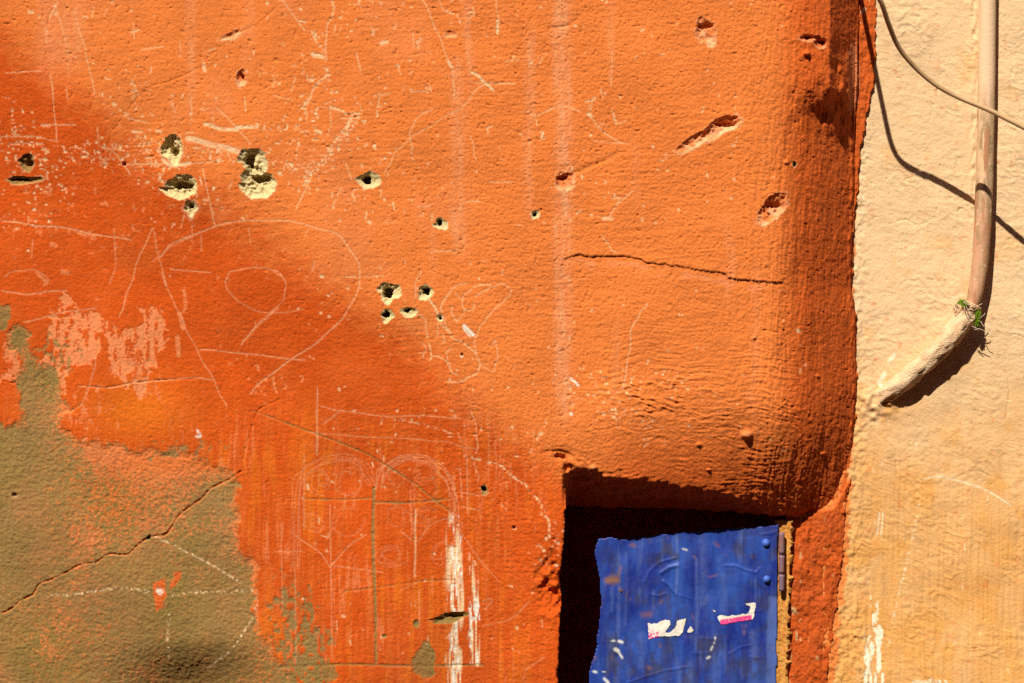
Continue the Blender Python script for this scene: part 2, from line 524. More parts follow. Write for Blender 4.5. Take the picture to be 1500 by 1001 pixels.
# sun-faded veil high on the wall, and vertical brush streaks low down
pale += .30 * ss(.0, .6, fbm(X / 60, Y / 80, 3, 9)) * (1 - lowleft) * ss(900, 500, X)
pale += .75 * ss(.0, .7, vn(X / 50, Y / 70, 12) + .35) * ss(190, 20, Y) * ss(260, 40, X)
st = fbm(X / 7, Y / 70, 3, 4) + .5 * vn(X / 60, Y / 60, 5)
low = ss(540, 680, Y) * ss(860, 700, X)
vivid = np.maximum(vivid, low * .45 * ss(.0, .7, st))
vivid = np.maximum(vivid, .7 * np.exp(-((X - 200) / 75) ** 2 - ((Y - 600) / 45) ** 2))
stv = fbm(X / 3.2, Y / 48, 2, 6) + .5 * fbm(X / 11, Y / 90, 2, 9)
tone = np.clip(tone + .38 * low * stv, 0, 1)
pale = np.maximum(pale, .55 * low * ss(.25, .75, fbm(X / 4, Y / 40, 3, 13) + .3 * vn(X / 50, Y / 60, 3)))
grime_shade += .13 * low * ss(800, 1000, Y) * ss(480, 600, X)
grime_shade += .10 * low * ss(.1, .7, fbm(X / 5, Y / 55, 3, 8))

grime_shade = np.maximum(grime_shade, .30 * cheek * (.7 + .5 * fbm(X / 20, Y / 30, 2, 3)))  # cheek mixed darker brown, varied by noise
grime_shade = np.maximum(grime_shade, .16 * ss(1150, 1215, X) * (Y < yb) * (.8 + .5 * fbm(X / 6, Y / 40, 2, 3)))  # painted shade: the rounded end darkens to the right
# pale rain drips
for cx, w, y0, y1, v in ((825, 13, -40, 640, .85), (775, 8, 50, 340, .55), (672, 12, 95, 400, .6), (688, 7, 0, 170, .45),
                         (634, 6, 330, 440, .35), (281, 8, -30, 200, .5), (894, 7, 0, 140, .3), (905, 6, 480, 640, .3), (1068, 7, 330, 470, .4),
                         (930, 6, 210, 330, .25), (258, 8, 150, 210, .35), (105, 16, -30, 140, .55), (365, 9, -20, 140, .3), (1105, 6, 400, 640, .25), (570, 14, -20, 90, .25)):
    q = np.exp(-(np.abs(X - cx - 5 * vn(Y / 70, X * 0 + cx, 5) - 1.5 * vn(Y / 14, X * 0 + cx, 6)) / w) ** 3) * ss(y0 - 30, y0 + 20, Y) * (1 - ss(y1 - 70, y1, Y))
    q = q * np.clip(.75 + .45 * fbm(X / 7, Y / 26, 2, 6) + .3 * vn(X / 3, Y / 9, 8), 0, 1)
    pale = np.maximum(pale, .9 * q * v)
    cream = np.maximum(cream, .22 * q * v * ss(-.9, .6, vn(X / 5, Y / 45, 7)))

def z3(ox, oy, *pts):
    return [(ox + a / 3.0, oy + b / 3.0) for a, b in pts]

# lines scratched into the paint: (points, width, mask, value, roughness)
LN = []
def L(ox, oy, pts, w=1.5, v=.85, r=.25, k='c', cv=True):
    p = z3(ox, oy, *pts)
    LN.append((curve(p, 5) if cv and len(p) > 2 else p, w, v, r, k))

# top left
for p in [[(245, 20), (290, 185)], [(330, 80), (360, 170), (390, 270), (415, 420)], [(255, 10), (215, 85)], [(200, 120), (205, 190)],
          [(215, 330), (235, 480), (245, 620)], [(1240, 0), (1340, 135)], [(1455, 0), (1470, 40), (1455, 75)], [(1435, 130), (1430, 270)],
          [(1440, 325), (1380, 400), (1340, 470)], [(1300, 340), (1280, 400)], [(1200, 330), (1210, 370)], [(1075, 430), (1080, 490)],
          [(950, 475), (1050, 570), (1100, 640)], [(580, 350), (610, 420)], [(750, 440), (770, 495)], [(835, 440), (845, 500)],
          [(790, 180), (795, 230)], [(480, 650), (540, 720), (570, 770)], [(890, 740), (940, 985)], [(180, 545), (330, 548)], [(20, 320), (180, 310)],
          [(0, 590), (150, 600), (250, 620)], [(290, 380), (295, 440)], [(425, 560), (432, 640)], [(620, 220), (720, 205)], [(585, 100), (590, 170)],
          [(560, 520), (650, 540)], [(1200, 420), (1290, 440)], [(1240, 190), (1250, 200)], [(520, 715), (700, 722), (980, 712)], [(1020, 800), (1005, 830)],
          [(1310, 620), (1300, 700)], [(1350, 500), (1345, 530)], [(810, 930), (790, 1000)], [(410, 30), (405, 75)], [(470, 40), (455, 70)], [(1370, 770), (1300, 920)]]:
    L(0, 0, p, 1.5, .8, .35)
L(0, 0, [(0, 965), (100, 980), (250, 1000), (430, 1032), (570, 1052)], 1.6, .7, .15)
L(0, 0, [(820, 612), (900, 630), (1000, 650), (1080, 672)], 10, 1, .3, 'p'); L(0, 0, [(820, 610), (900, 628), (1000, 650), (1080, 675)], 8, .8, .38); L(0, 0, [(860, 655), (960, 668), (1060, 690)], 9, .6, .6)
L(0, 0, [(900, 550), (960, 562), (1040, 570)], 6, .9, .4); L(0, 0, [(1040, 560), (1130, 558)], 6, .9, .35); L(0, 0, [(720, 700), (735, 725), (830, 715)], 8, .9, .4); L(0, 0, [(720, 705), (760, 725), (830, 715)], 6, .9, .45)
L(0, 0, [(1200, 720), (1350, 735), (1430, 700)], 16, .8, .75); L(0, 0, [(1330, 810), (1400, 730), (1490, 600), (1530, 540), (1570, 500)], 7, .85, .46)
L(0, 0, [(690, 575), (710, 578)], 5, .9, .1); L(0, 0, [(580, 578), (620, 580)], 4, .9, .1); L(0, 0, [(180, 548), (210, 550)], 4, .7, .1)
L(0, 0, [(1385, 140), (1388, 185)], 3, .9, .1); L(0, 0, [(1375, 240), (1415, 250)], 7, .9, .2); L(0, 0, [(895, 290), (900, 310)], 5, .8, .3); L(0, 0, [(990, 190), (1050, 160), (1105, 145)], 4, .8, .4, 'p')
L(0, 0, [(1450, 470), (1510, 490)], 4, .8, .3)
# top middle
for p in [[(105, 0), (120, 40), (110, 70), (90, 100), (82, 180), (88, 265)], [(505, 0), (550, 95), (590, 180), (625, 270), (640, 340), (645, 440)],
          [(580, 0), (600, 50)], [(830, 0), (838, 60), (836, 150)], [(465, 140), (467, 210)], [(215, 230), (235, 310)],
          [(780, 370), (730, 410), (690, 470), (640, 490), (560, 540), (470, 600), (420, 640), (380, 670), (370, 710), (345, 760)],
          [(550, 480), (500, 510), (460, 560), (450, 600), (460, 680), (470, 710)], [(360, 410), (320, 430), (310, 470)], [(95, 320), (30, 380), (0, 460)],
          [(1230, 500), (1260, 540), (1320, 590), (1380, 625)], [(1260, 620), (1410, 632)], [(1340, 480), (1355, 530), (1400, 535)],
          [(1255, 430), (1240, 510)], [(1000, 500), (1010, 550)], [(720, 600), (730, 660), (745, 710)], [(455, 405), (530, 400)], [(520, 375), (530, 410)],
          [(740, 365), (915, 368)], [(60, 470), (160, 490)], [(100, 470), (105, 560)], [(150, 520), (230, 515)], [(1005, 505), (1100, 470), (1200, 490)],
          [(700, 885), (755, 885)], [(485, 908), (540, 905)], [(170, 720), (195, 790)], [(400, 280), (410, 330)], [(1440, 260), (1450, 250)], [(1370, 880), (1330, 950)],
          [(1430, 840), (1360, 900)], [(800, 800), (900, 800)], [(1340, 230), (1335, 380)], [(130, 860), (150, 825)], [(870, 270), (930, 262)]]:
    L(450, 0, p, 1.5, .8, .3)
L(450, 0, [(725, 320), (770, 355), (815, 400)], 4, .95, .15); L(450, 0, [(230, 495), (200, 560), (150, 620), (80, 700), (0, 780)], 9, .8, .55)
L(450, 0, [(200, 560), (150, 610)], 7, .9, .3, 'p'); L(450, 0, [(836, 90), (836, 145)], 3.5, .95, 0); L(450, 0, [(325, 190), (350, 185)], 7, .95, .2)
L(450, 0, [(20, 140), (40, 185)], 4, .9, .2); L(450, 0, [(25, 240), (60, 250)], 7, .95, .2); L(450, 0, [(620, 270), (630, 290)], 5, .8, .2)
L(450, 0, [(1235, 500), (1250, 510)], 7, .8, .3); L(450, 0, [(1285, 680), (1340, 690)], 14, .6, .6, 'p'); L(450, 0, [(1300, 960), (1340, 960)], 5, .8, .4)
# big loop and the small eye drawn inside the left part
LN.append((curve([(230, 378), (250, 358), (310, 332), (370, 322), (420, 325), (470, 336), (500, 347), (520, 377), (527, 407), (520, 437), (500, 467), (470, 494), (427, 527), (393, 551), (363, 577)], 5), 1.7, .8, .12, 'c'))
for p in [[(985, 230), (1010, 195), (1080, 180), (1180, 178), (1235, 200), (1255, 250), (1240, 310), (1190, 370), (1160, 400), (1100, 450), (1050, 520)],
          [(985, 230), (1000, 280), (1050, 330), (1120, 360), (1200, 372), (1330, 355)], [(660, 0), (600, 140), (570, 230), (530, 330), (515, 390)],
          [(410, 560), (400, 640), (340, 780)], [(670, 0), (680, 90), (710, 210), (740, 290), (780, 380), (800, 430), (850, 520), (900, 610), (950, 720), (985, 790)],
          [(910, 0), (760, 75), (660, 150)], [(0, 210), (60, 190), (130, 185), (180, 205), (200, 225), (180, 255)], [(0, 270), (60, 288), (130, 290), (280, 272)],
          [(90, 410), (250, 375), (410, 352)], [(340, 697), (450, 705), (530, 690), (660, 672), (850, 665), (930, 668)], [(490, 0), (495, 150), (475, 240)],
          [(130, 50), (125, 130)], [(880, 30), (880, 100)], [(870, 540), (1000, 545), (1150, 560), (1340, 580)], [(1390, 700), (1385, 1000)], [(1090, 0), (1100, 65)],
          [(1360, 0), (1340, 35)], [(1380, 150), (1370, 190)], [(740, 180), (920, 195)]]:
    L(0, 334, p, 1.4, .62, .2)
L(0, 334, [(705, 200), (720, 250)], 5, .8, .1, 'p'); L(0, 334, [(780, 375), (795, 440)], 7, .9, .1, 'p'); L(0, 334, [(770, 480), (775, 560)], 8, .9, .2, 'p'); L(0, 334, [(800, 270), (805, 300), (798, 370)], 5, .8, .1, 'p')
L(0, 334, [(1200, 190), (1240, 215)], 5, .8, .1, 'p'); L(0, 334, [(1215, 350), (1150, 405), (1060, 505)], 4.5, .7, .3, 'p'); L(0, 334, [(150, 200), (190, 235)], 7, .8, .2, 'p')
L(0, 334, [(320, 10), (400, 40)], 10, .8, .45, 'p'); L(0, 334, [(1410, 212), (1418, 214)], 6, .9, 0); L(0, 334, [(855, 890), (870, 910), (862, 922)], 3.5, 1, .1, 'w')
L(0, 334, [(750, 20), (840, 60), (800, 150)], 7, .6, .6, 'p'); L(0, 334, [(260, 190), (285, 195)], 8, .8, .3, 'p'); L(0, 334, [(215, 70), (230, 75)], 8, .7, .3, 'p')
# animal figures in the middle
for p in [[(590, 370), (595, 330), (620, 290), (650, 260), (700, 240)], [(650, 285), (680, 320), (690, 360), (670, 400), (660, 410)],
          [(680, 320), (700, 285), (740, 260), (800, 248)], [(800, 248), (808, 262), (850, 248), (880, 250), (893, 275), (885, 305), (840, 345), (790, 390), (755, 440), (740, 500), (745, 560), (770, 605), (810, 628), (830, 610), (833, 560), (825, 490), (808, 520)],
          [(690, 350), (710, 368), (730, 355), (735, 330)], [(740, 300), (800, 265)], [(630, 340), (640, 390), (665, 410)],
          [(590, 415), (620, 460), (650, 490), (700, 515), (735, 550), (755, 590), (755, 630), (720, 655), (670, 672), (615, 676)],
          [(605, 395), (615, 440), (630, 465)], [(575, 415), (572, 480)], [(490, 380), (525, 410), (522, 450), (532, 480)],
          [(500, 505), (520, 520), (515, 555), (505, 570)], [(490, 548), (515, 550)], [(530, 505), (545, 560), (540, 580)],
          [(545, 555), (590, 570), (625, 600), (630, 630), (665, 645)], [(635, 530), (612, 545), (612, 580), (630, 620)], [(590, 470), (605, 490), (600, 505)],
          [(500, 190), (480, 240), (475, 310)], [(540, 105), (655, 100)], [(1490, 330), (1460, 380), (1430, 440), (1415, 530), (1400, 620), (1390, 700)],
          [(720, 800), (740, 860), (748, 940), (740, 990)]]:
    L(450, 334, p, 1.6, .85, .1)
L(450, 334, [(535, 310), (570, 370), (590, 395)], 4, .8, .3); L(450, 334, [(690, 430), (730, 470)], 5, 1, .05, 'w'); L(450, 334, [(685, 440), (715, 475)], 4, 1, .05, 'w')
L(450, 334, [(1160, 662), (1180, 680), (1192, 692)], 5.5, 1, 0, 'w'); L(450, 334, [(1158, 816), (1162, 820)], 4, 1, 0, 'w'); L(450, 334, [(675, 565), (682, 566)], 3.5, 1, 0, 'w')
L(450, 334, [(1300, 30), (1330, 80), (1355, 110)], 3, .7, .4); L(450, 334, [(160, 215), (340, 212)], 2.5, .7, .55)
L(450, 334, [(1010, 215), (1150, 228), (1330, 195)], 1.8, .5, .3, 'p'); L(450, 334, [(1115, 205), (1155, 228)], 2, .8, .1)
for p in [[(60, 790), (150, 803), (300, 822), (500, 830), (680, 838)], [(0, 900), (120, 915), (300, 920), (500, 930), (600, 942), (690, 965), (740, 975)],
          [(660, 900), (680, 950)], [(40, 720), (35, 830), (40, 1000)], [(70, 860), (150, 800)]]:
    L(450, 334, p, 1.3, .6, .25)
L(450, 334, [(330, 825), (430, 850), (560, 880), (640, 910)], 4, .6, .6)
L(400, 667, [(870, 15), (960, 30), (1030, 70), (1090, 125), (1150, 180), (1190, 240), (1215, 300), (1210, 360)], 4.5, .85, .5)
# arched windows scratched by the hatch
JA = random.Random(4)
for k in range(4):
    o = k * 3.4 + JA.uniform(-2, 2)
    LN.append((curve([(427 + o, 834), (429 + o, 717), (440 + o, 692 + o), (465, 674 + o), (490, 668 + o), (520, 672 + o), (540 - o, 690 + o), (547 - o, 712)], 5), 1.0, .4, .38, 'c'))
    LN.append((curve([(548 + o, 716), (555 + o, 690 + o), (575, 676 + o), (600, 668 + o), (630, 672 + o), (652 - o, 688 + o), (662 - o, 710), (668 - o, 738), (673 - o, 790), (676 - o, 850)], 5), 1.1, .55, .35, 'c'))
for cx, cy, rx, ry in ((205, 125, 50, 52), (330, 125, 52, 62), (545, 270, 58, 46), (670, 265, 48, 30), (530, 440, 75, 52), (525, 440, 35, 30), (180, 310, 42, 46), (185, 310, 22, 25),
                       (325, 300, 62, 62), (735, 430, 36, 42), (660, 80, 42, 42), (545, 95, 32, 34), (675, 150, 62, 42), (210, 120, 25, 28)):
    for q_ in range(2): LN.append((ell(400 + cx / 3 + JA.uniform(-3, 3), 667 + cy / 3 + JA.uniform(-3, 3), rx / 3 * JA.uniform(.8, 1.15), ry / 3 * JA.uniform(.75, 1.15), JA.uniform(0, 90), JA.uniform(260, 420), 22, JA.uniform(-40, 40)), .9, .3, .38, 'c'))
for p in [[(90, 360), (200, 430), (250, 500)], [(400, 350), (320, 410), (250, 500)], [(250, 490), (480, 520)], [(560, 340), (610, 380)], [(630, 380), (700, 310), (800, 265)],
          [(780, 270), (830, 350), (920, 480), (990, 560)], [(920, 650), (960, 640), (930, 680)], [(915, 765), (1050, 720), (1130, 640)], [(870, 0), (900, 90), (905, 120)],
          [(820, 165), (905, 180)], [(830, 230), (905, 245)], [(850, 0), (855, 260)], [(0, 430), (130, 430)], [(560, 600), (640, 560)], [(245, 220), (250, 560)], [(130, 0), (130, 330)],
          [(640, 600), (640, 760)], [(820, 60), (830, 200)], [(1110, 945), (1190, 890)], [(250, 500), (255, 900)], [(30, 300), (35, 700)], [(90, 500), (95, 930)]]:
    L(400, 667, p, 1.3, .5, .3)
L(400, 667, [(620, 240), (620, 380), (625, 540)], 3, .7, .35)
JR = np.random.default_rng(3)
for pts, w, v, r, k in LN:
    pts = np.array(pts, float)
    if len(pts) > 4:
        ph = JR.uniform(0, 9, 4); tt = np.arange(len(pts))
        pts[:, 0] += .9 * np.sin(tt * .9 + ph[0]) + 1.0 * np.sin(tt * .37 + ph[1]); pts[:, 1] += .9 * np.sin(tt * .8 + ph[2]) + 1.0 * np.sin(tt * .31 + ph[3])
    w = w * JR.uniform(.55, 1.05); v = v * (.9 if k == 'c' else 1); r = max(r, .33)
    m = {'c': cream, 'p': pale, 'w': white}[k]
    C.stroke(m, pts, w, v, r, wob=.5)
    if k == 'c':
        gm = C.zeros() if False else None

# grooves that reach the mortar
GR = [curve(z3(400, 667, (135, 197), (300, 200), (430, 193)), 4), curve(z3(400, 667, (445, 212), (620, 212), (780, 195)), 4), curve(z3(400, 667, (440, 150), (436, 380), (445, 640), (450, 920)), 4),
      curve(z3(400, 667, (0, 945), (300, 928), (600, 935), (920, 930)), 4), z3(400, 667, (310, 605), (440, 590), (650, 560), (800, 555)),
      [(367, 602), (500, 651), (538, 667), (567, 685), (607, 710), (637, 735), (657, 750)], z3(400, 667, (90, 540), (95, 960)), z3(400, 667, (620, 240), (620, 380))]
for i, p in enumerate(GR):
    w = (2.0, 2.4, 4.0, 3.0, 1.3, 1.6, 5, 2.2)[i]
    C.stroke(bare, p, w, (1, 1, 1, .95, .75, .9, .7, .6)[i], (.05, .05, .12, .2, .3, .1, .75, .5)[i], wob=1.2)
    bx, d = C.dist(p, 8)
    H[bx] -= .45 * np.clip(1 - d / (w * .8 + .6), 0, 1) * (1 if i != 6 else .3)

# white lime streaks near the niche
for cx, w, y0, y1, v in ((665, 19, 690, 1040, .95), (694, 13, 780, 982, 1.0), (676, 6, 790, 900, .5), (640, 5, 860, 930, .4)):
    lim = np.clip(1.15 - np.abs(X - cx) / w, 0, 1) * ss(y0 - 10, y0 + 120, Y) * (1 - ss(y1 - 10, y1 + 6, Y))
    q = ss(.60, .84, lim * (.56 + .62 * vn(X / 2.6, Y / 26, 3) + .50 * vn(X / 2.4, Y / 6, 4)) + .12 * lim)
    white = np.maximum(white, q * v * .85)
    cream = np.maximum(cream, ss(.3, .6, lim * (.6 + .6 * vn(X / 2.6, Y / 30, 3))) * .8)

# salmon abrasions
for pts, th_, v in [([(240, 390), (330, 360), (430, 385), (440, 450), (400, 540), (380, 590), (330, 630), (270, 600), (210, 580), (200, 480), (210, 400)], .1, .95),
                ([(600, 340), (690, 345), (700, 420), (720, 470), (700, 560), (660, 650), (650, 740), (600, 740), (570, 700), (500, 640), (480, 560), (450, 470), (560, 430), (610, 400)], .15, .95),
                ([(265, 310), (320, 310), (335, 350), (270, 355)], .1, .9), ([(1090, 600), (1180, 650), (1340, 670), (1330, 720), (1200, 735), (1120, 720)], .45, .8),
                ([(130, 570), (230, 570), (270, 640), (280, 720), (230, 770), (150, 640)], .1, .95), ([(0, 460), (40, 480), (75, 560), (80, 640), (55, 690), (0, 690)], .2, .8),
                ([(430, 420), (500, 400), (520, 430), (440, 450)], .2, .8), ([(280, 700), (420, 700), (500, 800), (420, 1000), (280, 1000)], .5, .75), ([(550, 560), (720, 560), (700, 760), (560, 720)], .45, .6)]:
    bx, ins = C.poly(z3(0, 334, *pts), 2.2)
    keep = ss(th_ * 1.5 - .55, th_ * 1.5 - .2, fbm(X[bx] / 6, Y[bx] / 16, 3, 5) + .3 * C.n1[bx])
    q = ins * keep * v
    pale[bx] = np.maximum(pale[bx], q); H[bx] -= .7 * q
    vivid[bx] *= 1 - q
# a band of little salmon scuffs
q = ss(.42, .55, fbm(X / 8, Y / 8, 3, 3)) * np.exp(-((X - 130) / 190) ** 2 - ((Y - 320) / 60) ** 2)
pale = np.maximum(pale, .8 * q)

# bare mortar bottom left
big = z3(0, 334, (20, 480), (60, 440), (110, 470), (100, 540), (130, 600), (150, 630), (230, 620), (240, 680), (230, 760), (280, 770), (340, 780), (250, 850), (280, 900), (420, 960), (620, 985), (800, 990), (980, 1060)) \
    + z3(0, 667, (1030, 130), (1050, 200), (1040, 300), (1060, 420), (1110, 470), (1130, 620), (1120, 700), (1130, 780), (1200, 850), (1230, 950), (1290, 1000)) \
    + [(470, 1080), (520, 1720), (-2400, 1720), (-2400, 640), (-1900, 560), (-1500, 720), (-1150, 690), (-900, 600), (-760, 650), (-610, 540), (-520, 610), (-430, 700), (-300, 650), (-250, 560), (-205, 640), (-150, 665), (-110, 600), (-85, 640), (-40, 628)] + z3(0, 334, (0, 870), (60, 880), (110, 870), (75, 830), (90, 770), (60, 710), (60, 660), (85, 630), (70, 570), (40, 520))
bx, ins = C.poly(big, 1.9)
patch = np.zeros(X.shape, bool); patch[bx] = ins
spk = fbm(X / 5, Y / 5, 3, 12) + .35 * vn(X / 45, Y / 45, 6)
# residual wash: thick along the upper rim, thin in the middle
crack = curve(z3(0, 667, (0, 700), (40, 680), (70, 650), (130, 620), (155, 575), (210, 555), (270, 525), (350, 485), (410, 478), (470, 440), (545, 445), (590, 405), (650, 365), (715, 355), (745, 320), (765, 285), (800, 250), (870, 200), (920, 150), (1000, 110), (1050, 75)), 3)
above = Y - np.interp(X, crack[:, 0], crack[:, 1])
fine = .95 * vn(X / 2.0, Y / 2.0, 2) + .5 * fbm(X / 4.5, Y / 4.5, 2, 12)
cloud = fbm(X / 55, Y / 48, 3, 6)
wash = .70 * ss(30, -70, above) * ss(20, 190, X) + .45 * np.exp(-((X - 385) / 45) ** 2) \
    + .45 * ss(.05, .6, cloud) + .35 * np.exp(-((X - 90) / 90) ** 2 - ((Y - 930) / 60) ** 2) + .75 * np.exp(-((Y - 668 - .02 * X) / 26) ** 2) * ss(90, 200, X) - .5 * np.exp(-((X - 290) / 100) ** 2 - ((Y - 900) / 90) ** 2) - .3 * ss(90, 0, X)
def blur(m, r):
    k = np.pad(m.astype(np.float32), ((r + 1, r), (r + 1, r)), mode='edge').cumsum(0).cumsum(1)
    n_ = 2 * r + 1
    return (k[n_:, n_:] - k[:-n_, n_:] - k[n_:, :-n_] + k[:-n_, :-n_]) / n_ ** 2
pb = blur(patch, 9)
wash = wash + .75 * ss(.97, .55, pb) * ss(-.5, .3, vn(X / 40, Y / 40, 4) + .2)
left_over = ss(.12, 1.2, wash + .7 * fine) * .92          # specks of paint still in the pores
q = np.where(patch, 1 - left_over, .9 * ss(.45, .75, pb * 1.1 + .4 * fine))
bare = np.maximum(bare, q)
bx, ins = C.poly(z3(0, 334, (-30, 330), (25, 340), (30, 420), (10, 450), (-30, 450)), 1.0); bare[bx] = np.maximum(bare[bx], ins * .95)
bx, ins = C.poly(z3(400, 667, (615, 900), (650, 830), (680, 840), (710, 880), (715, 960), (660, 1000), (620, 960)), 1.0); bare[bx] = np.maximum(bare[bx], ins * .95)
bx, ins = C.poly(z3(400, 667, (190, 930), (270, 935), (280, 1000), (230, 1010)), 1.0); bare[bx] = np.maximum(bare[bx], ins * .8)
# flecked margin
mar = np.exp(-((X - 425) / 50) ** 2) * ss(760, 900, Y) * .85 + np.exp(-((X - 250) / 120) ** 2 - ((Y - 662) / 22) ** 2) * .8 + np.exp(-((X - 470) / 30) ** 2) * ss(880, 960, Y) * .5
bare = np.maximum(bare, ss(.5, .68, mar * .75 + .5 * fbm(X / 5, Y / 9, 3, 10)))
mar2 = np.exp(-((X - 75) / 70) ** 2 - ((Y - 520) / 55) ** 2)
bare = np.maximum(bare, .8 * ss(.55, .7, mar2 * .6 + .5 * fbm(X / 5, Y / 6, 3, 6)))
pale = np.where(patch, np.clip(.25 + .5 * cloud, 0, 1), pale)
tone = np.where(patch, .35, tone)
vivid = np.where(patch, vivid * .3, vivid)
H -= (1.5 * blur(patch, 2) + np.where(patch, .3, .6) * bare) * flat
H += np.maximum(bare, patch) * (.62 * fbm(X / 5.0, Y / 4.2, 3, 2) + .42 * vn(X / 2.5, Y / 2.4, 4)) * flat
# red splash and chalk rays on the mortar
for pts in ([(660, 560), (720, 555), (730, 620), (715, 660), (700, 690), (680, 700), (660, 620)], [(750, 525), (782, 520), (768, 590), (750, 600)]):
    bx, ins = C.poly(z3(0, 667, *pts), .8); bare[bx] *= 1 - ins; tone[bx] = np.where(ins, .8, tone[bx]); pale[bx] = np.where(ins, .15, pale[bx])
C.stroke(white, z3(0, 667, (685, 600), (700, 605), (692, 612)), 7, .8, .35)
for pts in ([(215, 620), (300, 620), (400, 605), (500, 590), (560, 592), (640, 605)], [(740, 625), (860, 610), (1000, 608), (1100, 600)], [(670, 362), (760, 405), (850, 450), (940, 500), (1050, 565)],
            [(735, 705), (725, 800), (730, 930)], [(1125, 620), (1110, 700), (1060, 790), (1000, 870), (900, 950), (840, 990)]):
    C.stroke(cream, curve(z3(0, 667, *pts), 4), 3.6, .8, .5, wob=1.0)

# cracks
def crackline(pts, w, dep, dark=.6):
    bx, d = C.dist(pts, 10)
    d = d + 1.0 * vn(X[bx] / 4, Y[bx] / 4, 3)
    q = np.clip(1 - d / w, 0, 1)
    H[bx] -= dep * q
    return bx, q
bx, q = crackline(crack, 1.7, 2.5)
tone[bx] = np.maximum(tone[bx], q); bare[bx] *= 1 - .6 * np.clip(q * 1.6, 0, 1)
crackline(curve([(150, 225), (160, 205), (165, 192), (185, 165), (215, 130), (250, 119), (290, 100), (310, 80), (345, 52), (380, 33), (412, 4)], 4), 1.2, .9)
crackline(curve([(410, 585), (377, 601), (367, 627), (358, 657), (352, 680)], 4), 1.3, 1.4)
crackline(z3(0, 334, (340, 697), (450, 705), (530, 690), (660, 672), (850, 665)), 1.3, 1.6)
crackline([(0, 560), (18, 562), (22, 566)], 1.4, 2); crackline(z3(0, 334, (0, 620), (40, 650), (60, 690)), 1.3, 2)
# ledge over the hatch
led = curve([(822, 388), (826, 378), (850, 373), (870, 375), (925, 376), (950, 384), (1000, 391), (1060, 400), (1072, 407), (1148, 415)], 5)
ly = np.interp(X, led[2:, 0], led[2:, 1]).astype(np.float32) + 1.6 * vn(X / 9, X * 0, 9)
inx = ss(820, 830, X) * (1 - ss(1140, 1152, X))
q = inx * (Y > ly) * np.clip(1 - (Y - ly) / 21, 0, 1)
H -= 1.9 * q * (.75 + .25 * vn(X / 30, X * 0, 3))
H += 1.0 * inx * (Y <= ly) * np.clip(1 - (ly - Y) / 14, 0, 1)
pale = np.maximum(pale, .8 * inx * np.exp(-((Y - ly - 12) / 6) ** 2) * ss(-.3, .5, vn(X / 14, Y / 6, 4)))
for pts_, w_, d_ in (([(796, 664), (812, 660), (830, 664), (848, 678)], 4, 1.6), ([(808, 656), (826, 655), (842, 662), (862, 676)], 3.5, .9), ([(816, 669), (827, 673), (831, 690)], 5, 7)):
    crackline(curve(pts_, 4), w_, d_)
# scratched shallow folds
crackline([(820, 262), (850, 250), (880, 238), (905, 225)], 5, 1.2)
crackline([(805, 42), (830, 38), (845, 28)], 4, 1.1)
crackline([(1118, 484), (1138, 488)], 2, 1.4)

# tiny chips and scratches everywhere (denser high on the left)
R = random.Random(11)
def specks(n, fx, fy, vmin, vmax, kind='c', lmax=12, vert=.5):
    m = {'c': cream, 'p': pale, 'w': white}[kind]
    for _ in range(n):
        a, b = fx(), fy()
        if float(vn(np.array([a / 55.0]), np.array([b / 38.0]), 9)[0]) < R.uniform(-.5, .35): continue
        l = R.random() ** 3 * lmax + .4
        an = R.gauss(math.pi / 2, .25) if R.random() < vert else R.gauss(0, .3)
        vmin, vmax = min(.9, vmin + .0), min(1, vmax + .03)
        w = R.uniform(.9, 2.4) if l > 3 else R.uniform(1.2, 4.0)
        C.stroke(m, [(a, b), (a + l * math.cos(an), b + l * math.sin(an))], w, R.uniform(vmin, vmax), R.choice((.2, .3, .5, .6)), wob=1.1)
U = R.uniform; Gs = R.gauss
specks(760, lambda: U(-20, 560), lambda: U(-20, 335), .45, .95)
specks(900, lambda: Gs(130, 110), lambda: Gs(215, 55), .4, .9, 'c', 10, .45)
specks(420, lambda: Gs(400, 60), lambda: Gs(235, 40), .5, .95, 'c', 6)
specks(520, lambda: U(430, 900), lambda: U(-20, 330), .4, .9)
specks(110, lambda: U(880, 1150), lambda: U(-20, 330), .4, .8, 'c', 8)
specks(200, lambda: U(430, 860), lambda: U(330, 720), .3, .75, 'c', 7)
specks(320, lambda: Gs(955, 60), lambda: Gs(590, 22), .35, .8, 'p', 7, .2)
specks(260, lambda: Gs(920, 60), lambda: Gs(585, 30), .4, .8, 'c', 4, .2)
specks(60, lambda: U(860, 1200), lambda: U(420, 720), .4, .8, 'c', 5)
specks(260, lambda: U(-20, 480), lambda: U(330, 640), .3, .7, 'p', 9)
specks(110, lambda: Gs(812, 14), lambda: U(700, 830), .35, .8, 'c', 4)
specks(160, lambda: U(440, 800), lambda: U(600, 990), .25, .6, 'c', 14, .8)
specks(260, lambda: U(-1500, -20), lambda: U(-700, 500), .4, .9, 'c', 20)
specks(260, lambda: U(-200, 1100), lambda: U(-800, -20), .4, .9, 'c', 20)
pale = np.clip(pale, 0, 1)
H -= .55 * np.clip(cream, 0, 1) * flat + .3 * white * flat

